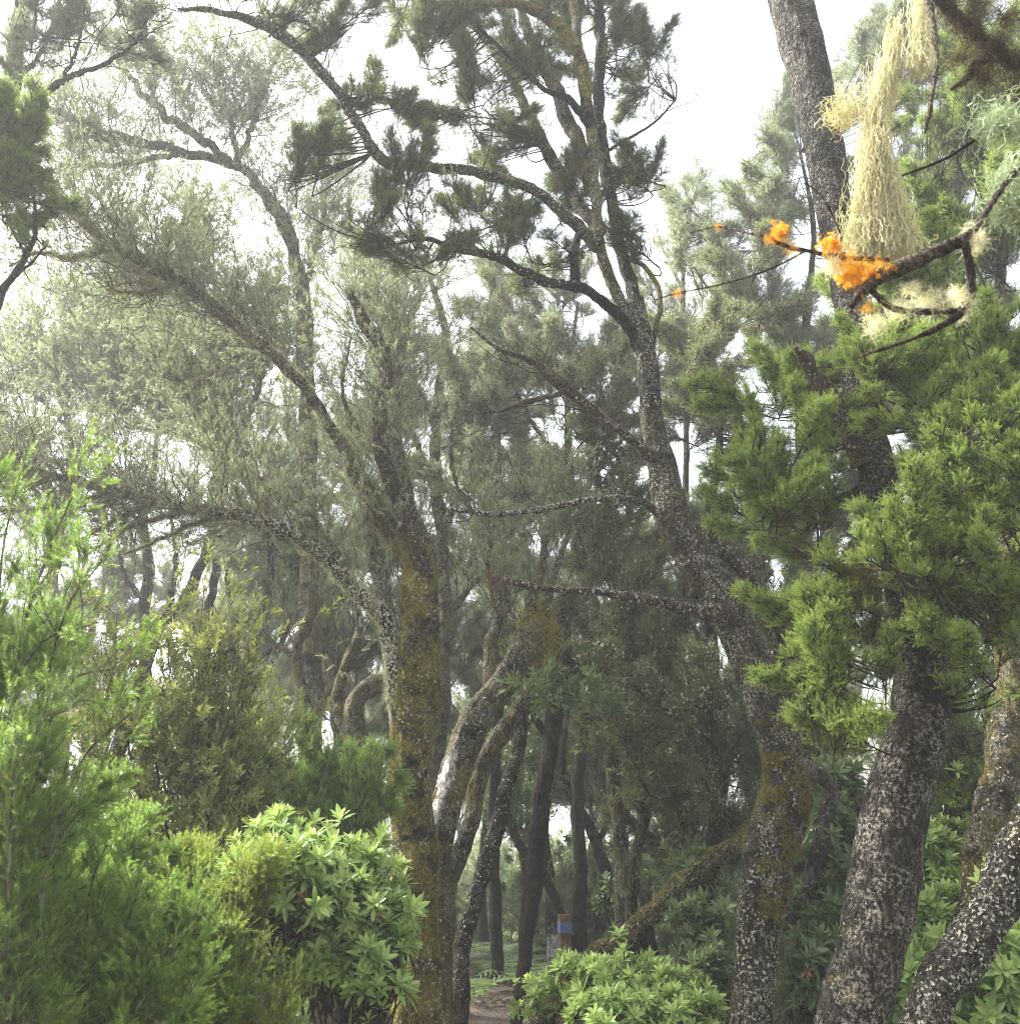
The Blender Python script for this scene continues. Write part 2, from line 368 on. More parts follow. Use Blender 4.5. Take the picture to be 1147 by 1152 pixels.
# ------------------------------------------------------------------ ground, path, haze
def gz(x, y):
    x = np.asarray(x, float); y = np.asarray(y, float)
    n = fbm(np.stack([x * .35, y * .35, x * 0 + 3.3], -1), 4) - .5
    pathx = path_x(y)
    dist = np.abs(x - pathx)
    bank = np.clip((dist - .7) / 2.5, 0, 1)
    far = np.clip((y - 14) / 40, 0, 1)
    return n * .5 * (.12 + .88 * bank) + bank * .18 - far * 1.0 - np.clip((-x - 4) / 30, 0, 1) * 2.0
def path_x(y): return -.24 + .12 * np.sin(np.asarray(y) * .3) + np.clip(np.asarray(y) - 14, 0, 50) * -.5
def grid(mb, xs, ys, dz=0.0, wfun=None):
    X, Y = np.meshgrid(xs, ys, indexing='xy')
    if wfun is not None: X = X + path_x(Y)
    Z = gz(X, Y) + dz; n, m = X.shape
    i, j = np.meshgrid(np.arange(n - 1), np.arange(m - 1), indexing='ij')
    Q = np.stack([i * m + j, i * m + j + 1, (i + 1) * m + j + 1, (i + 1) * m + j], -1).reshape(-1, 4)
    mb.add(np.stack([X, Y, Z], -1).reshape(-1, 3), Q)
def soilmat(name, a, b, c_):
    m, N, L, P = newmat(name); tc = N.new('ShaderNodeTexCoord')
    n1 = noise(N, L, 1.6, 8, tc.outputs['Object'], .7); n2 = noise(N, L, 38, 8, tc.outputs['Object'], .75)
    c = ramp_(N, L, n1, [(.35, a), (.65, b)]); c = mixc(N, L, ramp_(N, L, n2, [(.5, (0, 0, 0)), (.62, (1, 1, 1))]), c, c_)
    L.new(c, P.inputs['Base Color']); P.inputs['Roughness'].default_value = .95
    bp = N.new('ShaderNodeBump'); bp.inputs['Strength'].default_value = .8; bp.inputs['Distance'].default_value = .03; L.new(n2, bp.inputs['Height']); L.new(bp.outputs[0], P.inputs['Normal'])
    return m
def sp(a, b, n, k=2.2):
    t = np.linspace(-1, 1, n); return (a + b) / 2 + np.sign(t) * np.abs(t) ** k * (b - a) / 2
mb = MB(); grid(mb, sp(-180, 180, 240, 2.6), np.concatenate([np.linspace(-12, 20, 150), np.linspace(20.5, 190, 60)]))
g = mb.build('ground', soilmat('forest floor', (.05, .038, .025), (.07, .07, .035), (.11, .09, .06)), None, True); g['kind'] = 'structure'
mb = MB(); grid(mb, np.linspace(-.72, .72, 20), np.linspace(-2, 15.5, 170), .02, True)
p = mb.build('path', soilmat('trodden earth', (.10, .075, .055), (.15, .12, .095), (.2, .165, .13)), None, True); p['kind'] = 'structure'

HZ = MB(); x0, x1, y0, y1, z0, z1 = -200, 200, -40, 200, -6, 16
HZ.add([(x, y, z) for x in (x0, x1) for y in (y0, y1) for z in (z0, z1)], [[0, 1, 3, 2], [4, 6, 7, 5], [0, 4, 5, 1], [2, 3, 7, 6], [0, 2, 6, 4], [1, 5, 7, 3]])
hm = bpy.data.materials.new('haze'); hm.use_nodes = True; hm.node_tree.nodes.clear()
ho = hm.node_tree.nodes.new('ShaderNodeOutputMaterial'); hv = hm.node_tree.nodes.new('ShaderNodeVolumePrincipled')
hv.inputs['Color'].default_value = (.93, .95, .97, 1); hv.inputs['Density'].default_value = 0.0043; hv.inputs['Anisotropy'].default_value = 0.25; hm.node_tree.links.new(hv.outputs[0], ho.inputs['Volume'])
o = HZ.build('haze', hm); o['kind'] = 'stuff'; o['label'] = 'thin white mist hanging between the trees'; o['category'] = 'mist'

# ------------------------------------------------------------------ tree pieces
def limb(parent, spec, mat, name='branch', sides=None, rough=.12, step=None, wob=.3):
    """spec: (px, py, distance, width in px); one mesh; returns centre line and surface"""
    P = np.array([at(a, b, d) for a, b, d, w_ in spec]); R = np.array([w_ * .47 * mpp(a, b, d) * math.cos(math.atan((a - 573.5) / F)) for a, b, d, w_ in spec])
    rm = R.mean(); P2, R2 = smoothline(P, R, step or max(rm * .13, .01))
    mb = MB(); sf = tube(mb, P2, R2, sides or (72 if rm > .06 else 28 if rm > .025 else 12), rough, wob=wob)
    mb.build(name, mat, parent, True)
    return dict(P=P2, R=R2, S=sf)
def coat(mb, lm, TS, n, sc, tint=(.2, .8), mi=0, up=0.0, thr=None, fq=4.0, side=None, lift=0):
    p, nn = surf_sample(lm['S'], n)
    k = np.ones(len(p), bool)
    if thr is not None: k &= fbm(p * fq + 7, 3) > thr
    if up: k &= (nn[:, 2] > rng.uniform(-1, 1, len(p)) * up - .1)
    if side is not None: k &= (nn @ nrm(A_(*side))) > rng.uniform(-.3, .6, len(p))
    p, nn = p[k], nn[k]
    place(mb, TS, p - nn * .002, nn + rng.normal(size=p.shape) * .25 + A_(0, 0, lift), rng.uniform(*sc, len(p)), rng.uniform(*tint, len(p)), mi)

def twiggy(mb, P, n, L, ang=.8, up=.4, r=.006, K=5, wob=.5, t0=.15, mi=0, bias=None, rt=.35, sides=3):
    b, d, _, t = spawn(P[None] if P.ndim == 2 else P, n, t0, 1, ang, up, .3, bias)
    ln = rng.uniform(*L, n); Q = grow(b, d, ln, K, up * .6, wob)
    rr = r * (ln / L[1])[:, None] * np.linspace(1, rt, K)[None]; tubes(mb, Q, rr, sides, mi); return Q
def leafy(mb, Q, n, TS, sc, ang=.7, up=.4, t0=.2, tint=(.5, .22), mi=0, bias=None):
    b, d, _, t = spawn(Q, n, t0, 1, ang, up, .3, bias)
    ti = np.clip(tint[0] + rng.normal(size=n) * tint[1], 0, 1)
    place(mb, TS, b, d, rng.uniform(*sc, n), ti, mi)

WOOD = None
def nearest(p, a):
    if WOOD is None: return np.broadcast_to(a, p.shape)
    return np.stack([WOOD[np.argmin(((WOOD - q) ** 2).sum(1) + .35 * np.maximum(0, WOOD[:, 2] - q[2]) ** 2 + rng.random(len(WOOD)) * .01)] for q in p])
def clump(mb, c, rad, anchor, n0=26, n1=140, n2=1200, TS=HI, sc=(.05, .09), up=.45, leafmi=0, twmi=1, tint=(.5, .2), bias=None, L1=None, r0=.006, bloom=0, bmi=2, low=-1.0):
    """feathery mass: boughs fan out from the anchor into an uneven cloud of tufts, each tuft a spray of shoots"""
    c = np.asarray(c, float); rad = np.asarray(rad, float); a = np.asarray(anchor, float)
    tg = rv(n0) * (rng.random((n0, 1)) ** .45); tg[:, 2] = np.where(tg[:, 2] < low, -tg[:, 2], tg[:, 2]); tg = c + tg * rad
    a = nearest(tg, a); st = a if WOOD is not None else a + (tg - a) * rng.uniform(.05, .6, (n0, 1)); ct = (st + tg) / 2 + A_(0, 0, -.12) * np.linalg.norm(tg - st, axis=1)[:, None] + rng.normal(size=(n0, 3)) * rad * .12
    t = np.linspace(0, 1, 7)[None, :, None]
    Q = st[:, None] * (1 - t) ** 2 + ct[:, None] * 2 * t * (1 - t) + tg[:, None] * t ** 2
    tubes(mb, Q, r0 * np.linspace(1, .3, 7)[None] * np.ones((n0, 1)), 4, twmi)
    m = rad.mean(); L1 = L1 or (m * .18, m * .42)
    b, d, _, _ = spawn(Q, n1, .25, 1, .9, up * .8, .4, bias); Q1 = grow(b, d, rng.uniform(*L1, n1), 4, up, .35)
    tubes(mb, Q1, r0 * .45 * np.linspace(1, .4, 4)[None] * np.ones((n1, 1)), 3, twmi)
    ti = np.clip(tint[0] + rng.normal(size=n1) * tint[1], 0, 1)
    b, d, idx, tt = spawn(Q1, n2, .1, 1, .85, up * .6, .4, bias)
    place(mb, TS, b, d, rng.uniform(*sc, n2) * (1.1 - .3 * tt), np.clip(ti[idx] + rng.normal(size=n2) * .12, 0, 1), leafmi)
    if bloom:
        b, d, _, _ = spawn(Q1, bloom, .3, 1, .5, up, .3); place(mb, BUD, b + d * .04 + rng.normal(size=b.shape) * .02, d, rng.uniform(.003, .0065, bloom), rng.random(bloom), bmi)
    return Q1
def pc(px, py, d, rx, ry, rd=None):
    m = mpp(px, py, d); return at(px, py, d), A_(rx * m, (rd or (rx + ry) / 2) * m, ry * m)

# ------------------------------------------------------------------ feathery boughs, grown once per kind and shared by copies
PLM = {}
def plume_meshes(key, TS, sc, n1, n2, leaf, tw, nv=4, wide=.42, bl=0):
    out = []
    for v in range(nv):
        mb = MB(); st = grow(np.zeros((1, 3)), A_(0, 0, 1)[None] + rng.normal(size=(1, 3)) * .12, 1.0, 9, 0, .18)
        tubes(mb, st, .012 * np.linspace(1, .25, 9)[None], 4, 1)
        bs, d, _, t = spawn(st, n1, .12, 1, .75, .25, .25); ln = wide * (1.15 - .8 * t) * rng.uniform(.6, 1.25, n1); Q = grow(bs, d, ln, 5, .35, .3)
        tubes(mb, Q, .0055 * np.linspace(1, .4, 5)[None] * np.ones((n1, 1)), 3, 1)
        bs, d, _, t = spawn(Q, n1 * 3, .2, 1, .7, .2, .3); Q2 = grow(bs, d, rng.uniform(.06, .16, n1 * 3) * wide / .42, 4, .3, .3); tubes(mb, Q2, .003 * np.ones((n1 * 3, 4)), 3, 1)
        ti = np.clip(.5 + rng.normal(size=n1 * 3) * .2, 0, 1); bs, d, idx, t = spawn(Q2, n2, 0, 1, .7, .2, .35); place(mb, TS, bs, d, rng.uniform(*sc, n2), np.clip(ti[idx] + rng.normal(size=n2) * .1, 0, 1))
        if bl: bs, d, _, _ = spawn(Q2, bl, .2, 1, .6, .3, .3); place(mb, BUD, bs + rng.normal(size=bs.shape) * .02, d, rng.uniform(.009, .022, bl), rng.random(bl), 2)
        o = mb.build('bough', [leaf, tw, L_bloom], None); me = o.data; bpy.data.objects.remove(o); out.append(me)
    PLM[key] = out
from mathutils import Quaternion
def plumes(t, rows, key, size, cover=2.0, cap=95, up=.7, bias=None, twmat=None, r0=.005):
    org = origin(t); tot = []
    for r in rows:
        m = mpp(*r[:3]); fp = (np.mean(size) / m) ** 2 * .3; dn = r[8].get('dn', 1) if len(r) > 8 else 1; tot.append(cover * dn * 3.14 * r[3] * r[4] / fp)
    k = min(1.0, cap / sum(tot)); mb = MB()
    for r, n in zip(rows, tot):
        n = max(1, int(round(n * k))); px, py, d, rx, ry, ax, ay, ad = r[:8]; c, rad = pc(px, py, d, rx, ry)
        u = rv(n) * rng.random((n, 1)) ** .45; dr = nrm(u * A_(1, 1, .6) + A_(0, 0, up) + (0 if bias is None else bias) + rng.normal(size=(n, 3)) * .22)
        s = rng.uniform(*size, n); p = c + u * rad - dr * (s * .55)[:, None]; a = nearest(p, at(ax, ay, ad)); st = a + (p - a) * (0 if WOOD is not None else .05); ct = (st + p) / 2 - dr * .1 + rng.normal(size=(n, 3)) * rad * .15
        q = np.linspace(0, 1, 7)[None, :, None]; Q = st[:, None] * (1 - q) ** 2 + ct[:, None] * 2 * q * (1 - q) + p[:, None] * q ** 2
        tubes(mb, Q, r0 * np.linspace(1.3, .7, 7)[None] * np.ones((n, 1)), 4)
        for i in range(n):
            o = bpy.data.objects.new('bough', PLM[key][int(rng.integers(len(PLM[key])))]); C.objects.link(o); o.parent = t; o.location = p[i] - org
            o.rotation_mode = 'QUATERNION'; o.rotation_quaternion = Vector(dr[i]).to_track_quat('Z', 'Y') @ Quaternion((0, 0, 1), rng.uniform(0, 6.28)); o.scale = (s[i],) * 3
    mb.build('twig_frame', twmat or twig_d, t)
plume_meshes('right', HI, (.075, .125), 64, 1050, L_right, twig_d, 5, wide=.38)
plume_meshes('dark', MID, (.08, .135), 54, 950, L_dark, twig_d, 4)
plume_meshes('bloom', MID, (.08, .14), 50, 750, L_mid, twig_d, 3, bl=900)
plume_meshes('gbloom', MID, (.08, .14), 46, 520, L_grey, twig_m, 4, bl=900)
plume_meshes('grey', MID, (.09, .15), 46, 650, L_grey, twig_m, 4)
plume_meshes('left', BRUSH, (.10, .165), 44, 520, L_left, twig_m, 5)
L_midg = leafmat('mid green heath foliage', (.035, .085, .016), (.16, .24, .035), (.42, .46, .08), .65)
plume_meshes('midg', BRUSH, (.12, .2), 40, 400, L_midg, twig_m, 3)

def Z0(px, d, py=1290):
    q = at(px, py, d); return (float(q[0]), float(q[1]), float(gz(q[0], q[1])))
def clumps(mb, rows, dens=1.0, **k):
    for r in rows:
        px, py, d, rx, ry, ax, ay, ad = r[:8]; c, rad = pc(px, py, d, rx, ry); ar = rad[0] * rad[2] * 100
        kk = dict(k)
        if len(r) > 8: kk.update(r[8])
        dn = dens * kk.pop('dn', 1.0)
        spx = (kk['sc'][0] + kk['sc'][1]) / 2 / mpp(px, py, d); n2 = int(max(150, kk.pop('cover', 6.5) * dn * 3.14 * rx * ry / (spx * spx * .3))); n1 = max(40, int(n2 / kk.pop('per', 11)))
        bl = kk.pop('bl', 0)
        clump(mb, c, rad, at(ax, ay, ad), max(8, int(n1 * .14)), n1, n2, bloom=int(bl * n1), **kk)

# ================================================================== the tall golden mossed tree in the middle
t = thing('mossy_tree', 'thick upright tree wrapped in golden moss, forking above the bush of broad pale leaves', 'tree', Z0(470, 5.8))
tr = limb(t, [(474, 1330, 5.8, 92), (470, 1230, 5.8, 76), (466, 1100, 5.8, 64), (462, 980, 5.8, 58), (464, 880, 5.8, 55), (470, 790, 5.8, 56), (476, 715, 5.8, 52), (478, 655, 5.8, 44), (466, 610, 5.8, 30)], bark_moss, 'trunk', rough=.13)
b1 = limb(t, [(478, 690, 5.8, 36), (472, 650, 5.8, 34), (445, 607, 5.8, 28), (421, 568, 5.8, 24), (406, 538, 5.8, 18)], bark_moss)
b2 = limb(t, [(478, 660, 5.75, 26), (470, 615, 5.7, 22), (452, 572, 5.65, 20), (430, 520, 5.6, 21), (427, 480, 5.6, 20), (433, 440, 5.6, 18), (430, 395, 5.6, 16), (408, 362, 5.6, 16), (393, 326, 5.6, 10)], bark_brown)
b3 = limb(t, [(484, 670, 5.9, 22), (482, 625, 5.95, 18), (464, 575, 6, 17), (449, 520, 6, 16), (443, 450, 6, 13), (440, 385, 6.05, 8), (446, 330, 6.1, 4)], bark_mid)
b4 = limb(t, [(456, 860, 5.9, 26), (446, 770, 5.95, 24), (438, 700, 6, 22), (420, 625, 6, 20), (408, 560, 6, 15), (392, 505, 6, 9)], bark_pale)
b5 = limb(t, [(450, 800, 5.8, 26), (436, 705, 5.75, 22), (404, 668, 5.7, 19), (372, 633, 5.6, 18), (340, 606, 5.5, 18), (312, 594, 5.4, 19), (272, 580, 5.3, 17), (230, 575, 5.2, 17), (180, 566, 5.1, 13), (120, 550, 5, 11), (60, 534, 4.9, 9), (0, 516, 4.8, 7), (-60, 500, 4.7, 4)], bark_lich, rough=.18)
b6 = limb(t, [(410, 548, 5.8, 22), (384, 500, 5.7, 15), (345, 440, 5.55, 13), (300, 395, 5.4, 15), (255, 358, 5.3, 15), (205, 320, 5.2, 18), (165, 295, 5.1, 16), (125, 275, 5.05, 15), (95, 250, 5, 11), (84, 226, 5, 6)], bark_mid, rough=.2)
b7 = limb(t, [(380, 625, 5.65, 12), (340, 575, 5.8, 12), (295, 545, 5.9, 15), (250, 520, 6, 11), (228, 470, 6.1, 12), (200, 425, 6.2, 8), (175, 385, 6.3, 4)], bark_lich, rough=.2)
subs = [
 [(118, 280, 5.05, 10), (75, 290, 5, 7), (42, 284, 4.9, 5), (10, 300, 4.9, 3)],
 [(188, 306, 5.2, 9), (190, 270, 5.25, 7), (215, 246, 5.3, 4), (232, 236, 5.3, 2)],
 [(200, 318, 5.2, 7), (160, 330, 5.1, 5), (120, 325, 5, 3)],
 [(175, 566, 5.1, 8), (120, 590, 5, 6), (70, 625, 4.9, 4), (45, 660, 4.85, 2)],
 [(215, 574, 5.2, 7), (150, 592, 5.1, 5), (100, 622, 5, 3)],
 [(130, 553, 5, 7), (80, 568, 4.9, 5), (20, 575, 4.8, 3), (-20, 572, 4.8, 2)],
 [(60, 534, 4.9, 5), (20, 548, 4.85, 4), (-20, 545, 4.8, 2)],
 [(250, 576, 5.25, 7), (190, 602, 5.15, 5), (140, 625, 5.1, 3)],
 [(405, 490, 5.7, 7), (385, 440, 5.7, 5), (395, 380, 5.7, 3)],
 [(433, 440, 5.6, 7), (455, 400, 5.6, 5), (460, 350, 5.6, 3)]]
sl_ = [limb(t, s, bark_lich if i in (0, 3, 4, 5, 6, 7) else bark_mid, sides=8, rough=.25, wob=.9) for i, s in enumerate(subs)]
mb = MB(); QS = []
for b, n, L in ((b6, 120, (.3, 1.0)), (b5, 120, (.25, .8)), (b7, 80, (.25, .7)), (b2, 60, (.3, .9)), (b3, 60, (.3, .9)), (b4, 30, (.3, .7)), (b1, 14, (.3, .7))):
    k = int(len(b['P']) * .2); n = int(n * 1.5); Q = twiggy(mb, b['P'][k:], n, L, .95, .5, .0055, 8, .85, mi=1)
    Q2 = twiggy(mb, Q, n * 6, (.12, .4), .7, .45, .0026, 5, .65, mi=1); leafy(mb, Q2, n * 22, SPR, (.045, .08), .6, .4, .2, (.55, .25)); QS.append(Q)
for b in sl_:
    Q = twiggy(mb, b['P'], 22, (.12, .5), .9, .3, .004, 5, .6, mi=1); Q2 = twiggy(mb, Q, 90, (.08, .22), .7, .4, .0018, 4, .4, mi=1); leafy(mb, Q2, 160, SPR, (.04, .07), .5, .5, .2, (.5, .25))
lx = MB(); [place(lx, HAIR, *spawn(Q_, 900, .1, 1, 1.2, -.2)[:2], rng.uniform(.012, .035, 900), rng.random(900)) for Q_ in QS]; lx.build('twig_lichen', L_hair, t)
mb.build('crown', [L_grey, twig_p], t)
mb = MB(); coat(mb, tr, MOSS, 44000, (.012, .030), thr=.52, fq=8); coat(mb, b1, MOSS, 9000, (.010, .024), thr=.42, fq=7); coat(mb, b3, MOSS, 2500, (.006, .014), thr=.5); coat(mb, b2, MOSS, 2500, (.006, .014), thr=.55); coat(mb, b4, MOSS, 1500, (.006, .014), thr=.5); coat(mb, b5, MOSS, 2000, (.006, .014), thr=.55)
mb.build('moss', L_moss, t)
mb = MB(); coat(mb, tr, FLK, 6000, (.003, .010), thr=.48, fq=5); coat(mb, b5, FLK, 5000, (.004, .012), thr=.4); coat(mb, b2, FLK, 400, (.004, .009)); coat(mb, b6, FLK, 900, (.004, .01), thr=.45); coat(mb, b4, FLK, 500, (.004, .01))
mb.build('crust_lichen', L_lic, t)
tw = MB(); lx = MB()
for b, n, k in ((b5, 130, .4), (b7, 70, .2), (b6, 40, .6), *((s, 26, .1) for s in sl_[:7])):
    Q = twiggy(tw, b['P'][int(len(b['P']) * k):], n, (.12, .5), 1.0, .0, .005, 7, 1.1); Q2 = twiggy(tw, Q, n * 4, (.06, .22), .9, .1, .0028, 5, .9)
    p_, d_, _, _ = spawn(Q2, n * 9, .1, 1, 1.1, -.3); place(lx, HAIR, p_, d_, rng.uniform(.015, .045, len(p_)), rng.random(len(p_)))
tw.build('dead_twigs', twig_p, t); lx.build('twig_lichen', L_hair, t)
mb = MB()
for b, n in ((b5, 1500), (b6, 900), (b7, 1500)): coat(mb, b, HAIR, n, (.025, .075), thr=.40, fq=5, tint=(0, .8))
for b in (sl_[i] for i in (0, 1, 2, 3, 4, 5, 6, 7)): coat(mb, b, HAIR, 380, (.02, .06), tint=(0, .8))
for q in [(183, 313, 5.15, 13), (178, 322, 5.12, 10), (110, 268, 5, 9), (75, 285, 5, 11), (50, 280, 4.9, 9), (290, 545, 5.9, 12), (265, 530, 5.9, 12), (130, 290, 5.05, 9)]:
    c = at(*q[:3]); m = mpp(*q[:3]); n = 60; pp = c + rng.normal(size=(n, 3)) * q[3] * m * .55; place(mb, HAIR, pp, rv(n) + A_(0, -.3, -.3), rng.uniform(.02, .05, n), rng.random(n))
mb.build('shaggy_lichen', L_hair, t)

# ================================================================== leaning trunks beside it
t = thing('leaning_tree', 'leaning mossy tree with a long white patch of stripped bark', 'tree', Z0(486, 6.1))
tr = limb(t, [(478, 1310, 6.1, 50), (482, 1180, 6.1, 46), (486, 1080, 6.1, 44), (488, 990, 6.1, 42), (498, 920, 6.1, 38), (520, 850, 6.1, 40), (548, 792, 6.1, 38), (578, 748, 6.1, 36), (600, 718, 6.1, 38), (612, 695, 6.1, 18), (622, 655, 6.15, 10), (640, 600, 6.2, 5)], bark_mid, 'trunk', rough=.14)
# stripped bark: a thin sheet of bare wood lying on the trunk's near side
def strip(parent, lm, i0, i1, dirv, wfac, mat, name, out=.004):
    X, D, R = lm['S']; N, s, _ = X.shape; mb = MB(); a, b = int(N * i0), int(N * i1); dirv = nrm(A_(*dirv)); rows = []
    for i in range(a, b):
        u = (i - a) / (b - a); j = int(np.argmax(D[i] @ dirv)); hw = (1 + .7 * (rng.random() - .5)) * wfac * s * (math.sin(math.pi * min(1, u * 1.15 + .02)) ** .6) * (1 + .3 * math.sin(u * 17) * .5); ks = np.linspace(-hw, hw, 9)
        row = []
        for k_ in ks:
            f = (j + k_) % s; f0 = int(f) % s; g_ = f - int(f); pnt = X[i, f0] * (1 - g_) + X[i, (f0 + 1) % s] * g_; dd = nrm(D[i, f0] * (1 - g_) + D[i, (f0 + 1) % s] * g_); row.append(pnt + dd * out * (1 if abs(k_) < hw * .9 else -.6))
        rows.append(row)
    n = len(rows); Q = [[i * 9 + j, i * 9 + j + 1, (i + 1) * 9 + j + 1, (i + 1) * 9 + j] for i in range(n - 1) for j in range(8)]
    mb.add(np.array(rows).reshape(-1, 3), Q); mb.build(name, mat, parent, True)
zz = tr['P'][:, 2]; i0 = np.argmin(abs(zz - at(500, 935, 6.1)[2])) / len(zz); i1 = np.argmin(abs(zz - at(526, 815, 6.1)[2])) / len(zz)
strip(t, tr, i0, i1, (-.5, -.87, .05), .10, barkmat('stripped white wood', (.60, .59, .57), (.82, .81, .79), None, 0, (.12, .1, .08), .3, streak=8, bump=.3), 'stripped_patch')
b1 = limb(t, [(560, 778, 6.1, 26), (552, 730, 6.15, 18), (560, 690, 6.2, 12), (548, 640, 6.2, 7), (556, 590, 6.2, 3)], bark_mid)
b2 = limb(t, [(600, 715, 6.1, 28), (598, 675, 6.15, 14), (612, 625, 6.2, 9), (606, 570, 6.2, 4)], bark_mid)
mb = MB(); coat(mb, tr, MOSS, 9000, (.008, .02), thr=.5, up=0); c = at(606, 705, 6.1); pp = c + rng.normal(size=(3500, 3)) * A_(.065, .06, .10) + A_(0, 0, -.06); place(mb, MOSS, pp, rv(3500) + A_(0, 0, -.3), rng.uniform(.012, .035, 3500), rng.random(3500)); mb.build('moss', L_moss, t)
mb = MB(); coat(mb, tr, FLK, 1500, (.004, .01)); mb.build('crust_lichen', L_lic, t)
mb = MB()
for b in (b1, b2, tr):
    k = int(len(b['P']) * (.2 if b is not tr else .8)); Q = twiggy(mb, b['P'][k:], 26, (.25, .8), .8, .8, .005, 6, .5, mi=1); Q2 = twiggy(mb, Q, 110, (.1, .35), .6, .7, .002, 4, .4, mi=1); leafy(mb, Q2, 420, SPR, (.06, .11), .5, .4, .2, (.6, .25))
mb.build('crown', [L_grey, twig_m], t)

def simple_tree(name, label, spec, mat, base, extra=(), mossn=0, lichn=0, crown=None, mossthr=.5, leaf=L_dark, TS=MID, sc=(.05, .085), group=None, mossm=L_moss, dens=1.0, tw=twig_d, bark2=None, scatter=0, scL=(.3, .9), pl=None):
    t = thing(name, label, 'tree', base, group)
    tr = limb(t, spec, mat, 'trunk', rough=.15); bs = [limb(t, e, bark2 or mat, 'branch', rough=.18, wob=.7) for e in extra]
    global WOOD; WOOD = np.concatenate([tr['P'][len(tr['P']) // 3:]] + [q['P'] for q in bs])[::4]; mb = MB()
    if pl: plumes(t, crown, pl[0], pl[1], pl[2], 99, .6)
    if crown: clumps(mb, crown, dens, TS=TS, sc=sc)
    if scatter:
        for b in bs + [dict(P=tr['P'][int(len(tr['P']) * .7):])]:
            Q = twiggy(mb, b['P'], scatter, scL, .8, .7, .006, 6, .5, mi=1); Q2 = twiggy(mb, Q, scatter * 5, (.15, .4), .6, .6, .0025, 4, .4, mi=1); leafy(mb, Q2, scatter * 14, TS, sc, .5, .5, .15, (.5, .25))
    WOOD = None; mb.build('crown', [leaf, tw, L_bloom], t)
    if mossn: mb = MB(); coat(mb, tr, MOSS, mossn, (.008, .02), thr=mossthr); [coat(mb, b, MOSS, mossn // 4, (.007, .016), thr=mossthr) for b in bs]; mb.build('moss', mossm, t)
    if lichn: mb = MB(); coat(mb, tr, FLK, lichn, (.004, .011), thr=.42, fq=5); [coat(mb, b, FLK, lichn // 4, (.004, .01), thr=.42, fq=5) for b in bs]; mb.build('crust_lichen', L_lic, t)
    return t, tr, bs
simple_tree('slender_tree', 'slim mossy tree curving right just behind the white patched trunk', [(496, 1310, 6.5, 40), (500, 1150, 6.5, 36), (498, 1060, 6.5, 32), (506, 990, 6.5, 26), (530, 925, 6.5, 22), (545, 860, 6.5, 24), (575, 812, 6.5, 24), (604, 770, 6.5, 24), (625, 725, 6.6, 16), (632, 670, 6.7, 9)], bark_mid, Z0(498, 6.5), [[(600, 775, 6.5, 12), (590, 735, 6.5, 8), (602, 690, 6.6, 4)]], 9000, 500, scatter=14, leaf=L_grey, mossthr=.45)
simple_tree('slender_tree', 'thin lichen speckled tree nearest the trodden path, leaning right', [(508, 1320, 6.9, 30), (514, 1150, 6.9, 28), (518, 1080, 6.9, 24), (535, 1010, 6.9, 20), (556, 940, 6.9, 20), (568, 890, 6.9, 18), (585, 840, 7, 16), (590, 780, 7, 11), (586, 720, 7.1, 6)], bark_lich, Z0(510, 6.9), (), 2500, 900, scatter=14, leaf=L_grey)
simple_tree('dark_tree', 'dark slim bare trunk standing at the right edge of the path', [(575, 1250, 8.5, 20), (585, 1120, 8.5, 16), (596, 1040, 8.5, 17), (600, 980, 8.5, 22), (606, 925, 8.5, 22), (614, 870, 8.5, 20), (624, 810, 8.6, 22), (632, 750, 8.7, 16), (640, 680, 8.8, 9)], bark_dark, Z0(575, 8.5), [[(618, 840, 8.6, 12), (600, 800, 8.6, 8), (605, 750, 8.6, 4)]], 1500, 0, scatter=24, leaf=L_dark)

# ================================================================== big heath tree, right of centre
t = thing('heath_tree', 'tall twisting heath tree with dark many branched top and orange moss low on its trunk', 'tree', Z0(838, 5.0))
tr = limb(t, [(832, 1340, 5, 96), (836, 1220, 5, 72), (842, 1140, 5, 54), (850, 1060, 5, 54), (864, 985, 5, 62), (882, 915, 5, 66), (876, 850, 5, 50), (862, 795, 5, 50), (842, 740, 5, 52), (808, 670, 5, 50), (772, 618, 5, 42), (754, 560, 5, 40), (740, 505, 5, 32), (730, 440, 5, 26), (724, 385, 5, 26), (712, 335, 5, 22)], bark_lich, 'trunk', rough=.15)
br = {}
def B(k, spec, mat=bark_mid, **kw): br[k] = limb(t, spec, mat, rough=.16, **kw)
B('a', [(722, 380, 5, 20), (713, 338, 5, 17), (696, 268, 5.05, 15), (682, 198, 5.1, 15), (674, 122, 5.1, 14), (676, 52, 5.15, 14), (673, 0, 5.2, 12), (670, -60, 5.2, 9)], bark_dark)
B('b', [(714, 372, 5, 17), (690, 325, 4.95, 15), (674, 272, 4.9, 14), (668, 209, 4.9, 14), (663, 140, 4.9, 15), (652, 70, 4.9, 12), (645, 0, 4.9, 12), (640, -60, 4.9, 8)], bark_mid)
B('c', [(718, 392, 5, 15), (700, 360, 4.9, 14), (661, 328, 4.8, 12), (614, 317, 4.7, 13), (579, 300, 4.65, 11), (555, 287, 4.6, 11), (510, 280, 4.5, 8), (480, 268, 4.45, 6), (443, 275, 4.4, 3)], bark_dark)
B('d', [(676, 276, 4.9, 18), (636, 243, 4.8, 13), (597, 213, 4.75, 13), (544, 195, 4.7, 12), (489, 188, 4.6, 13), (432, 180, 4.5, 14), (408, 148, 4.45, 12), (385, 110, 4.4, 12), (360, 80, 4.4, 13), (330, 50, 4.35, 14), (290, 26, 4.3, 12), (240, 12, 4.3, 8), (200, 10, 4.3, 4)], bark_lich)
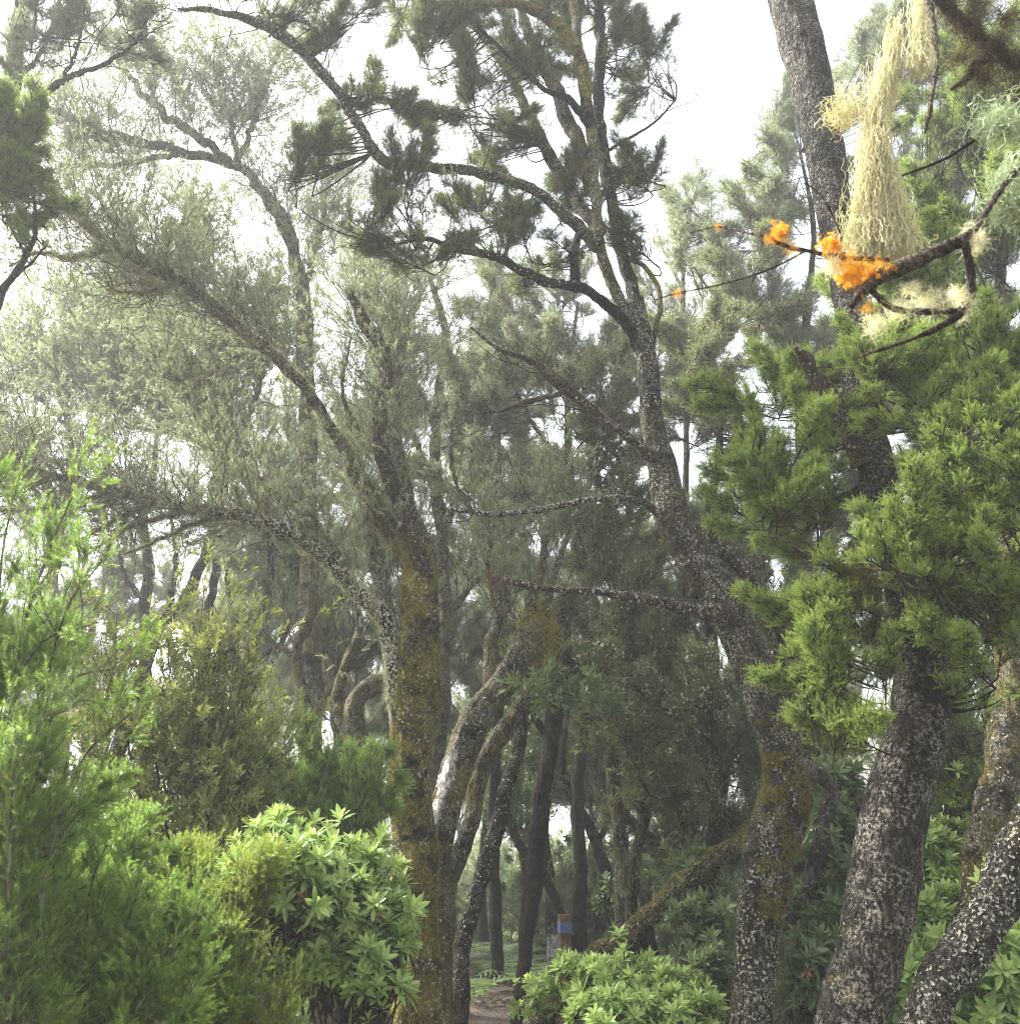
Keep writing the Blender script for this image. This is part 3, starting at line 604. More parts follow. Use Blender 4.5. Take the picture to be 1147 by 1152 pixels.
B('e', [(676, 262, 4.95, 15), (650, 228, 5, 15), (616, 170, 5, 15), (592, 122, 5.05, 12), (565, 70, 5.1, 9), (522, 14, 5.15, 6), (500, -20, 5.2, 4)], bark_mid)
B('f', [(664, 140, 4.85, 16), (640, 112, 4.8, 9), (612, 100, 4.75, 6), (569, 60, 4.7, 5), (523, 16, 4.7, 4)], bark_dark)
B('g', [(662, 130, 4.8, 14), (656, 85, 4.75, 17), (642, 45, 4.7, 16), (614, 17, 4.7, 14), (579, 3, 4.65, 11), (540, 4, 4.6, 9), (492, 3, 4.6, 6), (440, -6, 4.6, 4)], bark_moss)
B('h', [(664, 205, 4.95, 18), (648, 158, 5, 19), (621, 90, 5.05, 17), (594, 35, 5.1, 13), (580, -20, 5.1, 9)], bark_mid)
B('i', [(648, 325, 4.85, 14), (646, 290, 4.9, 11), (652, 255, 4.95, 9)], bark_dark)
B('j', [(700, 290, 5, 4), (725, 300, 5, 6), (742, 330, 5, 6), (738, 368, 5, 7), (729, 400, 5, 9)], bark_moss)
B('k', [(679, 172, 5.1, 5), (702, 158, 5.1, 4), (735, 138, 5.15, 3), (760, 112, 5.2, 2)], bark_dark)
B('l', [(754, 540, 5, 16), (719, 502, 4.95, 11), (684, 474, 4.9, 10), (650, 448, 4.85, 14), (628, 430, 4.8, 16), (595, 405, 4.75, 7), (560, 392, 4.7, 5), (530, 368, 4.7, 3)], bark_brown)
B('m', [(640, 438, 4.8, 9), (622, 445, 4.8, 6), (593, 452, 4.75, 8), (565, 462, 4.7, 4), (544, 464, 4.7, 2)], bark_brown)
B('n', [(756, 590, 5, 14), (722, 565, 4.95, 8), (677, 561, 4.9, 7), (614, 572, 4.85, 8), (562, 579, 4.8, 7), (523, 575, 4.8, 6), (499, 572, 4.8, 3)], bark_lich)
B('o', [(530, 575, 4.8, 5), (512, 540, 4.8, 5), (506, 500, 4.8, 6), (512, 470, 4.8, 2)], bark_mid)
B('p', [(812, 690, 4.9, 24), (770, 685, 4.8, 15), (719, 672, 4.7, 13), (666, 666, 4.65, 9), (614, 662, 4.6, 7), (575, 655, 4.55, 9), (552, 652, 4.5, 7)], bark_brown)
B('q', [(776, 640, 4.95, 22), (792, 590, 5, 14), (817, 622, 5.05, 17), (848, 655, 5.05, 18), (866, 690, 5.05, 16), (884, 730, 5.05, 10)], bark_brown)
B('r', [(900, 860, 5.1, 26), (934, 885, 5.2, 18), (922, 950, 5.25, 20), (904, 1010, 5.3, 20), (873, 1060, 5.35, 14), (866, 1100, 5.4, 12)], bark_grey)
B('s', [(776, 672, 5, 10), (792, 640, 5, 10)], bark_mid)
mb = MB()
CR = [(480, 50, 4.7, 55, 36, 560, 40, 4.7), (425, 105, 4.5, 50, 40, 432, 175, 4.5), (350, 170, 4.4, 42, 34, 420, 175, 4.5), (520, 120, 4.8, 60, 40, 600, 180, 4.9), (560, 170, 5, 45, 30, 620, 190, 4.9),
      (440, 225, 4.5, 60, 34, 500, 192, 4.6), (400, 262, 4.45, 45, 22, 470, 262, 4.45), (545, 240, 4.8, 55, 38, 610, 225, 4.8), (610, 275, 4.8, 60, 30, 655, 300, 4.9), (600, 60, 5.2, 60, 50, 640, 110, 5.1), (380, 30, 4.4, 50, 26, 350, 70, 4.4), (290, 8, 4.3, 55, 16, 310, 30, 4.3),
      (640, 210, 5.1, 34, 50, 665, 240, 5), (700, 70, 5.1, 26, 50, 680, 150, 5.1, dict(dn=.35)), (733, 70, 5.2, 26, 52, 735, 138, 5.15), (722, 200, 5.1, 26, 48, 712, 285, 5), (716, 270, 5, 22, 30, 716, 320, 5), (480, 290, 4.5, 45, 16, 500, 280, 4.5), (330, 200, 4.4, 28, 16, 400, 165, 4.4), (660, -20, 5, 90, 40, 660, 40, 5), (500, -10, 4.8, 90, 30, 520, 20, 4.8)]
WOOD = np.concatenate([q['P'] for q in br.values()])[::4]; plumes(t, CR, 'dark', (.28, .5), 2.0, 99, .45); clumps(mb, CR, .75, TS=MID, sc=(.05, .085), up=.35)
WOOD = None
for k, n in (('c', 22), ('d', 50), ('e', 22), ('f', 16), ('g', 20), ('h', 14), ('l', 14), ('m', 8), ('n', 12), ('p', 10), ('k', 10), ('q', 6)):
    Q = twiggy(mb, br[k]['P'][len(br[k]['P']) // 5:], n, (.15, .6), .9, .4, .005, 6, .6, mi=1); Q2 = twiggy(mb, Q, n * 4, (.08, .25), .7, .4, .002, 4, .4, mi=1); leafy(mb, Q2, n * (10 if k in 'cdefghk' else 2), MID, (.05, .09), .5, .4, .1, (.4, .2))
mb.build('crown', [L_dark, twig_d, L_bloom], t)
mb = MB()
coat(mb, tr, MOSS, 14000, (.008, .022), thr=.52, fq=3)
for k, n in (('g', 3000), ('b', 2000), ('e', 1600), ('d', 1200), ('h', 1600), ('j', 500), ('i', 200), ('l', 700)): coat(mb, br[k], MOSS, n, (.008, .02), thr=.45)
c = at(895, 930, 4.95); pp, nn = surf_sample(tr['S'], 70000); kk = (np.linalg.norm((pp - c) * A_(1, 1, .5), axis=1) < .27 * (.5 + 1.0 * vnoise(pp * 9))) & (fbm(pp * 14) > .5); place(mb, MOSS, pp[kk], nn[kk] + A_(0, 0, -.2), rng.uniform(.01, .026, kk.sum()), rng.random(kk.sum()))
mb.build('moss', L_moss, t)
mb = MB(); coat(mb, tr, FLK, 15000, (.003, .010), thr=.52, fq=6)
for k, n in (('a', 300), ('b', 700), ('c', 300), ('d', 1500), ('n', 900), ('p', 700), ('l', 500), ('r', 100), ('q', 500)): coat(mb, br[k], FLK, n, (.004, .011), thr=.4)
mb.build('crust_lichen', L_lic, t)
mb = MB()
for k, n in (('l', 500), ('m', 260), ('p', 800), ('q', 400), ('n', 200)): coat(mb, br[k], HAIR, n, (.01, .028), tint=(0, .5))
c = at(556, 655, 4.5); place(mb, HAIR, c + rng.normal(size=(120, 3)) * .03, rv(120), rng.uniform(.02, .045, 120), rng.random(120) * .5)
mb.build('dry_tufts', L_dead, t)

# ================================================================== large leaning trunk on the right
t = thing('old_heath_tree', 'biggest grey trunk, leaning and crusted with lichen, feathery green boughs around it', 'tree', Z0(935, 3.6))
tr = limb(t, [(905, 1420, 3.5, 130), (932, 1260, 3.5, 100), (957, 1145, 3.5, 88), (975, 1070, 3.5, 86), (991, 990, 3.5, 88), (1010, 900, 3.5, 88), (1026, 845, 3.5, 86), (1038, 790, 3.5, 82), (1034, 735, 3.5, 66), (1021, 680, 3.5, 54), (1008, 630, 3.55, 48), (997, 585, 3.6, 48), (982, 515, 3.65, 50), (968, 450, 3.7, 42), (958, 390, 3.75, 36), (951, 320, 3.8, 38), (942, 255, 3.85, 42), (928, 170, 3.9, 50), (910, 85, 3.95, 54), (888, 0, 4, 56), (870, -80, 4, 54)], bark_lich, 'trunk', rough=.10, sides=110, wob=.12)
b1 = limb(t, [(972, 520, 3.6, 30), (952, 478, 3.55, 26), (930, 440, 3.5, 22), (908, 408, 3.45, 16), (893, 390, 3.4, 7)], bark_brown, rough=.25)
b2 = limb(t, [(1050, 800, 3.6, 40), (1075, 720, 3.7, 28), (1095, 640, 3.8, 22), (1110, 540, 3.8, 18), (1105, 440, 3.8, 14), (1120, 340, 3.8, 10)], bark_mid)
b3 = limb(t, [(1010, 620, 3.6, 18), (980, 640, 3.5, 12), (945, 655, 3.4, 9), (915, 700, 3.3, 6), (900, 730, 3.3, 3)], bark_brown)
b4 = limb(t, [(985, 540, 3.7, 18), (930, 565, 3.8, 11), (880, 560, 3.8, 8), (840, 540, 3.8, 5)], bark_mid)
b5 = limb(t, [(958, 400, 3.8, 12), (980, 440, 3.5, 10), (1040, 480, 3.3, 8), (1100, 500, 3.2, 5)], bark_mid)
b6 = limb(t, [(1098, 620, 3.8, 14), (1060, 580, 3.5, 9), (1030, 540, 3.3, 6), (1010, 500, 3.3, 3)], bark_mid)
b7 = limb(t, [(1090, 690, 3.7, 14), (1075, 650, 3.4, 9), (1030, 640, 3.2, 6), (990, 640, 3.1, 3)], bark_mid)
mb = MB(); HB = dict(up=.6, bias=A_(-.15, -.1, .15))
GR = [(880, 500, 3.7, 72, 62, 975, 560, 3.75), (850, 560, 3.6, 66, 44, 960, 580, 3.7), (905, 575, 3.75, 55, 55, 985, 590, 3.7), (870, 430, 3.9, 52, 50, 950, 470, 3.9),
      (1035, 420, 3.5, 70, 50, 1090, 480, 3.6), (1075, 480, 3.3, 60, 60, 1110, 560, 3.6), (1060, 560, 3.2, 60, 55, 1100, 620, 3.6), (1020, 625, 3.1, 62, 45, 1085, 680, 3.5), (1100, 640, 3.1, 50, 60, 1110, 700, 3.6), (985, 400, 3.4, 40, 36, 1050, 450, 3.5),
      (935, 735, 3.2, 56, 52, 985, 700, 3.4, dict(dn=1.3)), (985, 755, 3.2, 30, 36, 1000, 740, 3.4), (905, 680, 3.4, 40, 36, 960, 680, 3.5), (925, 805, 3.2, 34, 34, 960, 770, 3.4), (965, 700, 3.4, 36, 40, 990, 680, 3.5), (1105, 740, 3.2, 50, 50, 1120, 690, 3.5), (1125, 560, 3.2, 40, 90, 1120, 620, 3.6), (1110, 380, 3.6, 50, 60, 1110, 450, 3.7), (1130, 450, 3.4, 30, 60, 1120, 500, 3.6), (1085, 700, 3.3, 45, 35, 1090, 740, 3.5), (1050, 300, 3.9, 60, 50, 1090, 380, 3.8, dict(dn=.6)), (960, 840, 3.4, 24, 24, 980, 800, 3.4)]
WOOD = np.concatenate([tr['P'][len(tr['P']) // 3:]] + [q['P'] for q in (b1, b2, b3, b4, b5, b6, b7)])[::4]; plumes(t, GR, 'right', (.24, .38), 3.2, 99, .8, A_(-.2, -.15, 0)); clumps(mb, GR, .6, TS=HI, sc=(.035, .06), tint=(.45, .22), **HB)
WOOD = None; mb.build('crown', [L_right, twig_d, L_bloom], t)
mb = MB(); coat(mb, tr, MOSS, 16000, (.006, .016), thr=.56, fq=3, side=(1, -.3, 0)); coat(mb, b2, MOSS, 3000, (.006, .015)); c = at(960, 660, 3.4)
pp = c + rng.normal(size=(1500, 3)) * A_(.05, .05, .07); place(mb, MOSS, pp, rv(1500) + A_(0, 0, -.5), rng.uniform(.015, .035, 1500), rng.random(1500)); mb.build('moss', L_mossd, t)
mb = MB(); coat(mb, tr, FLK, 8000, (.002, .007), (0, .7), thr=.52, fq=5); coat(mb, b1, FLK, 300, (.003, .008)); mb.build('crust_lichen', L_lic, t)
mb = MB(); coat(mb, b1, HAIR, 900, (.008, .024), tint=(0, .5)); coat(mb, b3, HAIR, 500, (.008, .024), tint=(0, .5)); mb.build('dry_tufts', L_dead, t)

# far right leaning pair
t, tr, bs = simple_tree('bent_tree', 'bare lichen spotted trunk leaning steeply at the right edge', [(980, 1260, 4.2, 66), (1040, 1150, 4.2, 62), (1085, 1070, 4.2, 58), (1120, 1010, 4.2, 60), (1150, 950, 4.2, 56), (1190, 860, 4.2, 50), (1230, 720, 4.2, 40), (1240, 500, 4.3, 30)], bark_lich, Z0(990, 4.2, 1260), (), 4000, 4500, mossthr=.55, crown=[(1190, 500, 4.3, 60, 90, 1230, 600, 4.3)], leaf=L_right, dens=.4, pl=('right', (.3, .45), 2.2))
simple_tree('mossy_tree', 'ragged tree with orange brown moss between the biggest trunk and the right edge', [(1090, 1240, 5.2, 46), (1088, 1110, 5.2, 38), (1094, 1030, 5.2, 36), (1104, 960, 5.2, 42), (1118, 900, 5.2, 48), (1132, 840, 5.2, 50), (1140, 770, 5.2, 42), (1128, 690, 5.2, 32), (1132, 580, 5.3, 24), (1120, 420, 5.4, 18), (1128, 250, 5.5, 14)], bark_mid, Z0(1090, 5.2), [[(1118, 900, 5.2, 22), (1150, 880, 5.1, 20), (1200, 870, 5, 16)], [(1125, 600, 5.3, 14), (1080, 520, 5.4, 10), (1060, 430, 5.5, 5)], [(1125, 400, 5.4, 12), (1080, 320, 5.5, 8), (1040, 240, 5.5, 4)]], 12000, 2500, leaf=L_dark, mossm=L_mossd, pl=('right', (.4, .7), 2.2), dens=.3,
   crown=[(1090, 150, 5.5, 70, 60, 1120, 300, 5.5), (1110, 260, 5.4, 60, 60, 1120, 380, 5.4), (1050, 250, 5.6, 60, 45, 1080, 340, 5.5, dict(dn=.7)), (1080, 440, 5.6, 60, 70, 1110, 520, 5.5), (1130, 60, 5.5, 60, 60, 1130, 240, 5.5), (1060, 90, 5.7, 50, 60, 1110, 240, 5.5, dict(dn=.6)), (1000, 330, 5.8, 50, 50, 1080, 400, 5.6, dict(dn=.5)), (1080, 820, 5.6, 60, 60, 1120, 700, 5.3), (1140, 640, 5.5, 50, 80, 1128, 640, 5.3)])
# ================================================================== trees behind the heath trees on the right
simple_tree('heath_tree', 'dark green heath tree filling the gap between the two biggest trunks', [(790, 1240, 7.2, 30), (785, 1100, 7.2, 26), (800, 980, 7.2, 24), (810, 860, 7.2, 22), (800, 740, 7.3, 18), (790, 620, 7.4, 14), (810, 500, 7.5, 10), (800, 380, 7.6, 6)], bark_dark, Z0(790, 7.2), [[(800, 900, 7.2, 14), (840, 800, 7.2, 9), (850, 700, 7.2, 5)], [(805, 820, 7.2, 12), (750, 760, 7.2, 8), (715, 700, 7.2, 5)], [(795, 640, 7.4, 10), (720, 560, 7.4, 6), (670, 500, 7.4, 4)]], 2000, 300, leaf=L_dark, dens=.4, pl=('bloom', (.45, .8), 2.6), TS=LO, sc=(.07, .12),
  crown=[(640, 470, 7.2, 62, 40, 700, 520, 7.4), (690, 440, 7.4, 50, 42, 740, 520, 7.4), (670, 510, 7.4, 60, 30, 720, 560, 7.4), (780, 400, 7.5, 50, 60, 800, 500, 7.5), (790, 480, 7.4, 50, 60, 800, 560, 7.5), (660, 600, 7.1, 60, 40, 740, 640, 7.2, dict(bl=1)), (700, 640, 7.1, 60, 40, 760, 700, 7.2), (670, 720, 7, 66, 46, 740, 760, 7.2, dict(bl=2.5)), (740, 740, 6.8, 60, 50, 780, 780, 7.2, dict(bl=1)), (800, 800, 6.6, 60, 50, 800, 860, 7.2), (780, 860, 6.8, 60, 50, 800, 900, 7.2), (720, 820, 7.2, 50, 46, 790, 850, 7.2, dict(bl=1)), (840, 330, 7.6, 60, 40, 800, 420, 7.6, dict(dn=.6)), (700, 560, 7.3, 50, 30, 760, 600, 7.3), (870, 620, 7, 50, 50, 820, 700, 7.2), (900, 700, 6.8, 50, 60, 840, 740, 7.2), (940, 480, 7.4, 50, 60, 830, 560, 7.4), (840, 940, 7, 50, 36, 810, 980, 7.2), (900, 860, 6.6, 46, 40, 840, 900, 7)])
simple_tree('heath_tree', 'pale flowering heath tree behind the broken branch, dusted with dry blossom', [(690, 1200, 9.5, 20), (700, 1000, 9.5, 18), (680, 800, 9.5, 16), (660, 640, 9.5, 13), (640, 520, 9.5, 10), (640, 420, 9.5, 6), (650, 340, 9.5, 4)], bark_mid, Z0(690, 9.5), [[(645, 540, 9.5, 8), (590, 460, 9.5, 5), (570, 400, 9.5, 3)], [(650, 560, 9.5, 8), (720, 460, 9.5, 5), (740, 400, 9.5, 3)]], 500, 0, leaf=L_grey, dens=.7, pl=('gbloom', (.6, 1.0), 1.6),
  crown=[(600, 400, 9.2, 60, 44, 640, 480, 9.5, dict(bl=7)), (660, 390, 9.2, 60, 40, 660, 460, 9.5, dict(bl=7)), (560, 440, 9.2, 46, 40, 610, 500, 9.5, dict(bl=6)), (620, 340, 9.4, 80, 30, 640, 420, 9.5, dict(bl=3, dn=.6)), (770, 420, 9.3, 50, 70, 740, 480, 9.5, dict(bl=4)), (520, 470, 9.2, 60, 50, 600, 540, 9.5, dict(dn=.6, bl=2)), (540, 540, 9.2, 60, 50, 600, 560, 9.5, dict(dn=.6)), (560, 330, 9.4, 60, 60, 620, 420, 9.5, dict(dn=.4)), (780, 330, 9.6, 60, 50, 740, 420, 9.5, dict(dn=.6))], tw=twig_m, TS=LO, sc=(.08, .13))
simple_tree('heath_tree', 'grey green feathery tree against the white sky left of the biggest trunk', [(900, 1150, 8.2, 30), (890, 900, 8.2, 26), (905, 700, 8.2, 22), (900, 520, 8.2, 16), (905, 380, 8.3, 11), (915, 260, 8.4, 7), (900, 170, 8.5, 4)], bark_dark, Z0(900, 8.2, 1150), [[(905, 400, 8.3, 8), (860, 360, 8.3, 6), (810, 340, 8.3, 4), (780, 300, 8.3, 2)], [(900, 440, 8.3, 8), (840, 330, 8.4, 5), (800, 260, 8.4, 3)]], 0, 300, leaf=L_grey, dens=.5, TS=LO, sc=(.08, .13), pl=('grey', (.55, .9), 1.6),
  crown=[(875, 130, 8.4, 28, 40, 905, 230, 8.5, dict(dn=.8)), (880, 200, 8.4, 44, 40, 905, 280, 8.5), (850, 260, 8.4, 45, 45, 900, 330, 8.4), (780, 235, 8.4, 34, 44, 800, 300, 8.4, dict(dn=.7)), (825, 310, 8.3, 44, 30, 860, 350, 8.3, dict(dn=.6)), (870, 350, 8.3, 60, 40, 890, 420, 8.3), (900, 420, 8.2, 60, 60, 900, 500, 8.2), (1000, 200, 8.4, 60, 60, 920, 300, 8.4, dict(dn=.5)), (990, 60, 8.4, 50, 70, 920, 200, 8.4, dict(dn=.8)), (1060, 40, 8.4, 60, 60, 930, 180, 8.4), (1000, 280, 8.4, 50, 50, 920, 340, 8.4, dict(dn=.5))], tw=twig_d)
simple_tree('sapling', 'small feathery sapling crown standing on the skyline between the two heath trees', [(770, 1100, 11, 10), (765, 800, 11, 9), (772, 500, 11, 8), (768, 360, 11, 6), (772, 260, 11, 4), (790, 190, 11, 2)], bark_dark, Z0(770, 11, 1100), [[(770, 330, 11, 4), (745, 280, 11, 2)]], 0, 0, leaf=L_grey, tw=twig_m, crown=[(790, 230, 11, 40, 44, 775, 330, 11), (745, 270, 11, 24, 30, 765, 340, 11, dict(dn=.5))], TS=LO, sc=(.09, .15))

# ================================================================== top left
t, tr, bs = simple_tree('heath_tree', 'dark stemmed tree in the top left corner with drooping feathery twigs', [(-60, 1000, 5.6, 40), (-50, 700, 5.6, 34), (-35, 450, 5.6, 28), (-8, 200, 5.6, 24), (10, 120, 5.6, 22), (20, 50, 5.6, 22), (26, -20, 5.6, 20), (30, -90, 5.6, 16)], bark_dark, Z0(-60, 5.6, 1150), [[(-2, 165, 5.6, 11), (40, 112, 5.5, 9), (75, 88, 5.4, 8), (115, 72, 5.3, 6), (150, 50, 5.3, 4), (165, 20, 5.3, 2)], [(20, 90, 5.6, 8), (45, 60, 5.6, 6), (62, 20, 5.6, 5), (80, -30, 5.6, 4)], [(70, 90, 5.4, 6), (85, 60, 5.4, 4), (95, 20, 5.4, 2)]], 600, 200, leaf=L_grey, pl=('grey', (.35, .6), 1.3), dens=.6,
  crown=[(60, 25, 5.4, 70, 34, 50, 70, 5.5, dict(dn=.9)), (130, 25, 5.3, 50, 34, 115, 72, 5.3, dict(dn=.8)), (30, 80, 5.5, 50, 30, 40, 112, 5.5, dict(dn=.5)), (170, 10, 5.3, 50, 20, 150, 50, 5.3, dict(dn=.6))], scatter=18)
simple_tree('heath_tree', 'young heath tree at the left edge with a bright green plume', [(-40, 1100, 4.4, 26), (-50, 800, 4.4, 22), (-40, 520, 4.4, 18), (-10, 360, 4.4, 14), (12, 312, 4.4, 10), (28, 290, 4.4, 8), (40, 262, 4.4, 6), (38, 220, 4.4, 4)], bark_dark, Z0(-40, 4.4, 1200), [[(8, 318, 4.4, 6), (30, 300, 4.4, 4), (52, 278, 4.4, 2)], [(30, 288, 4.4, 5), (10, 250, 4.4, 4), (4, 210, 4.4, 3)]], 0, 0, leaf=L_right, TS=HI, sc=(.04, .07), dens=.3, pl=('right', (.3, .45), 2.6), crown=[(26, 160, 4.4, 36, 44, 34, 240, 4.4), (20, 220, 4.4, 40, 46, 34, 270, 4.4, dict(dn=.8)), (-10, 180, 4.4, 36, 60, 10, 250, 4.4), (30, 270, 4.4, 26, 20, 34, 290, 4.4, dict(dn=.4))])
def hazy(label, trunk, limbs, d, crown, scat=40, leaf=L_grey, dens=1.5, bark=bark_mid, scL=(.4, 1.2), TS=SPR, sc=(.09, .15), lichen=0, name='hazy_tree', group=None, mossn=0):
    t = thing(name, label, 'tree', Z0(trunk[0][0], trunk[0][2], trunk[0][1]), group)
    tr = limb(t, trunk, bark, 'trunk', sides=14, rough=.15); ls = [limb(t, l, bark, 'branch', sides=8, rough=.18, wob=.8) for l in limbs]
    mb = MB(); QS = []
    for b in ls + [dict(P=tr['P'][len(tr['P']) // 2:])]:
        Q = twiggy(mb, b['P'], scat, scL, .85, .5, .009, 8, .8, mi=1); Q2 = twiggy(mb, Q, scat * 9, (.2, .6), .7, .45, .004, 6, .7, mi=1, sides=3); leafy(mb, Q2, int(scat * 24 * dens), TS, sc, .7, .4, .1, (.55, .25)); QS.append(Q)
    if crown: clumps(mb, crown, .7, TS=LO, sc=(.09, .15))
    mb.build('crown', [leaf, twig_m, L_bloom], t)
    if mossn: mb = MB(); coat(mb, tr, MOSS, mossn, (.015, .035), thr=.4); [coat(mb, b, MOSS, mossn // 3, (.012, .03), thr=.4) for b in ls]; mb.build('moss', L_moss, t)
    if lichen:
        mb = MB()
        for b in ls + [tr]: coat(mb, b, HAIR, lichen, (.02, .07), tint=(0, .9))
        for Q_ in QS: place(mb, HAIR, *spawn(Q_, lichen * 2, .1, 1, 1.2, -.2)[:2], rng.uniform(.02, .06, lichen * 2), rng.random(lichen * 2))
        mb.build('shaggy_lichen', L_hair, t)
    return t
hazy('pale hazy tree whose long level boughs carry upright twig brushes, upper left', [(352, 1100, 8.5, 34), (350, 800, 8.5, 30), (346, 600, 8.5, 24), (345, 450, 8.5, 22), (338, 330, 8.5, 20), (320, 250, 8.4, 14), (285, 205, 8.3, 12)],
  [[(330, 280, 8.4, 12), (285, 200, 8.3, 12), (240, 178, 8.1, 12), (195, 168, 8, 12), (150, 160, 7.9, 13), (110, 150, 7.8, 14), (75, 130, 7.7, 10), (40, 118, 7.7, 6)],
   [(262, 185, 8.2, 10), (230, 160, 8.2, 12), (195, 135, 8.2, 12), (165, 110, 8.2, 9), (135, 70, 8.2, 7), (110, 40, 8.2, 4)],
   [(200, 172, 8, 8), (150, 182, 7.9, 7), (110, 186, 7.8, 6), (70, 184, 7.8, 4)],
   [(268, 185, 8.2, 9), (262, 150, 8.2, 7), (250, 110, 8.2, 5), (235, 60, 8.2, 3)], [(268, 180, 8.2, 8), (285, 140, 8.2, 6), (300, 90, 8.2, 4), (318, 50, 8.2, 2)], [(338, 330, 8.5, 10), (360, 260, 8.6, 7), (372, 190, 8.6, 4)]], 8, None, 44, dens=1.1, lichen=120)
hazy('hazy slanting tree hung with pale lichen above the low level bough', [(420, 1100, 9.5, 26), (400, 860, 9.5, 24), (360, 700, 9.4, 22), (300, 570, 9.3, 20), (250, 500, 9.2, 20), (226, 440, 9.1, 15), (205, 395, 9, 12), (170, 330, 9, 8), (150, 270, 9, 5)],
  [[(240, 480, 9.2, 9), (245, 430, 9.2, 6), (240, 390, 9.2, 3)], [(205, 395, 9, 8), (150, 400, 9, 6), (100, 380, 9, 4)], [(228, 445, 9.1, 8), (160, 450, 9, 6), (100, 440, 9, 5), (40, 400, 9, 3)], [(262, 515, 9.2, 9), (200, 490, 9.1, 6), (140, 480, 9, 4)], [(190, 370, 9, 7), (210, 310, 9, 5), (220, 250, 9, 3)], [(260, 510, 9.2, 9), (290, 440, 9.2, 6), (300, 380, 9.2, 4)]], 9, None, 34, dens=1.0, lichen=420, TS=SPRB, sc=(.09, .15))
hazy('hazy leafy tree seen through the twigs over the mossy fork', [(500, 1150, 10, 22), (490, 900, 10, 20), (500, 700, 10, 18), (490, 500, 10, 15), (500, 380, 10, 10), (480, 300, 10, 6)],
  [[(495, 560, 10, 9), (440, 430, 10, 6), (400, 320, 10, 4)], [(495, 600, 10, 9), (560, 480, 10, 6), (580, 380, 10, 4)], [(490, 480, 10, 8), (430, 350, 10, 5), (420, 280, 10, 3)], [(500, 700, 10, 9), (560, 620, 10, 6), (600, 560, 10, 4)], [(498, 640, 10, 8), (440, 560, 10, 6), (370, 520, 10, 4)]], 10, None, 36, dens=1.1)
hazy('faint hazy tree with open crown behind the left edge bough', [(60, 1050, 12, 20), (70, 820, 12, 18), (60, 650, 12, 14), (80, 500, 12, 11), (60, 400, 12, 8), (90, 330, 12, 5)],
  [[(75, 540, 12, 8), (140, 460, 12, 5), (170, 380, 12, 3)], [(70, 600, 12, 8), (10, 500, 12, 5), (-20, 430, 12, 3)], [(75, 480, 12, 7), (20, 420, 12, 4), (0, 380, 12, 2)], [(75, 450, 12, 6), (110, 380, 12, 4), (130, 330, 12, 3)]], 12, None, 30, sc=(.12, .2), TS=SPRB)

# ================================================================== standing stems in the misty gap on the left
G1 = 'dark stems in the misty gap on the left'
simple_tree('dark_tree', 'straight dark stem, leftmost of the stems in the misty gap', [(168, 960, 10, 24), (165, 860, 10, 20), (164, 745, 10, 17), (163, 690, 10, 16), (168, 640, 10, 14), (160, 590, 10, 12), (170, 540, 10, 9), (180, 470, 10, 5)], bark_dark, Z0(168, 10, 960), [[(162, 670, 10, 9), (148, 660, 10, 8), (138, 640, 10, 6), (130, 600, 10, 3)]], scatter=26, leaf=L_grey, TS=LO, sc=(.09, .15), tw=twig_m, group=G1)
simple_tree('dark_tree', 'dark stem curving from lower left up to the right in the misty gap', [(110, 900, 9.5, 26), (135, 830, 9.5, 22), (163, 750, 9.5, 17), (180, 705, 9.5, 17), (208, 675, 9.5, 15), (225, 640, 9.5, 14), (238, 600, 9.5, 14), (240, 550, 9.5, 12), (255, 490, 9.5, 8), (250, 420, 9.5, 4)], bark_dark, Z0(100, 9.5, 960), [[(190, 700, 9.5, 9), (192, 660, 9.5, 8), (198, 620, 9.5, 6), (190, 570, 9.5, 3)]], scatter=26, leaf=L_grey, TS=LO, sc=(.09, .15), tw=twig_m, group=G1)
simple_tree('dark_tree', 'thin upright dark stem just right of the curved stem in the misty gap', [(228, 930, 10.5, 16), (230, 840, 10.5, 14), (228, 765, 10.5, 12), (233, 700, 10.5, 11), (243, 640, 10.5, 11), (250, 560, 10.5, 9), (270, 480, 10.5, 4)], bark_dark, Z0(228, 10.5, 960), (), scatter=30, leaf=L_grey, TS=LO, sc=(.09, .15), tw=twig_m, group=G1)
simple_tree('heath_tree', 'forked leafy tree right of the dark stems in the misty gap', [(270, 950, 9, 26), (272, 860, 9, 24), (276, 780, 9, 20), (285, 730, 9, 16), (300, 680, 9, 12), (305, 620, 9, 8), (300, 540, 9, 4)], bark_dark, Z0(270, 9, 980), [[(276, 790, 9, 14), (262, 730, 9, 12), (262, 680, 9, 8), (250, 620, 9, 4)], [(282, 780, 9, 10), (310, 735, 9, 8), (330, 690, 9, 5)]], leaf=L_grey, scatter=16, TS=LO, sc=(.09, .15), crown=[(268, 710, 8.9, 26, 40, 270, 760, 9), (290, 620, 9, 60, 50, 290, 700, 9), (350, 560, 9, 50, 60, 300, 660, 9), (300, 520, 9, 50, 40, 300, 600, 9, dict(dn=.7)), (380, 640, 9, 40, 60, 320, 700, 9, dict(dn=.7))], tw=twig_m)
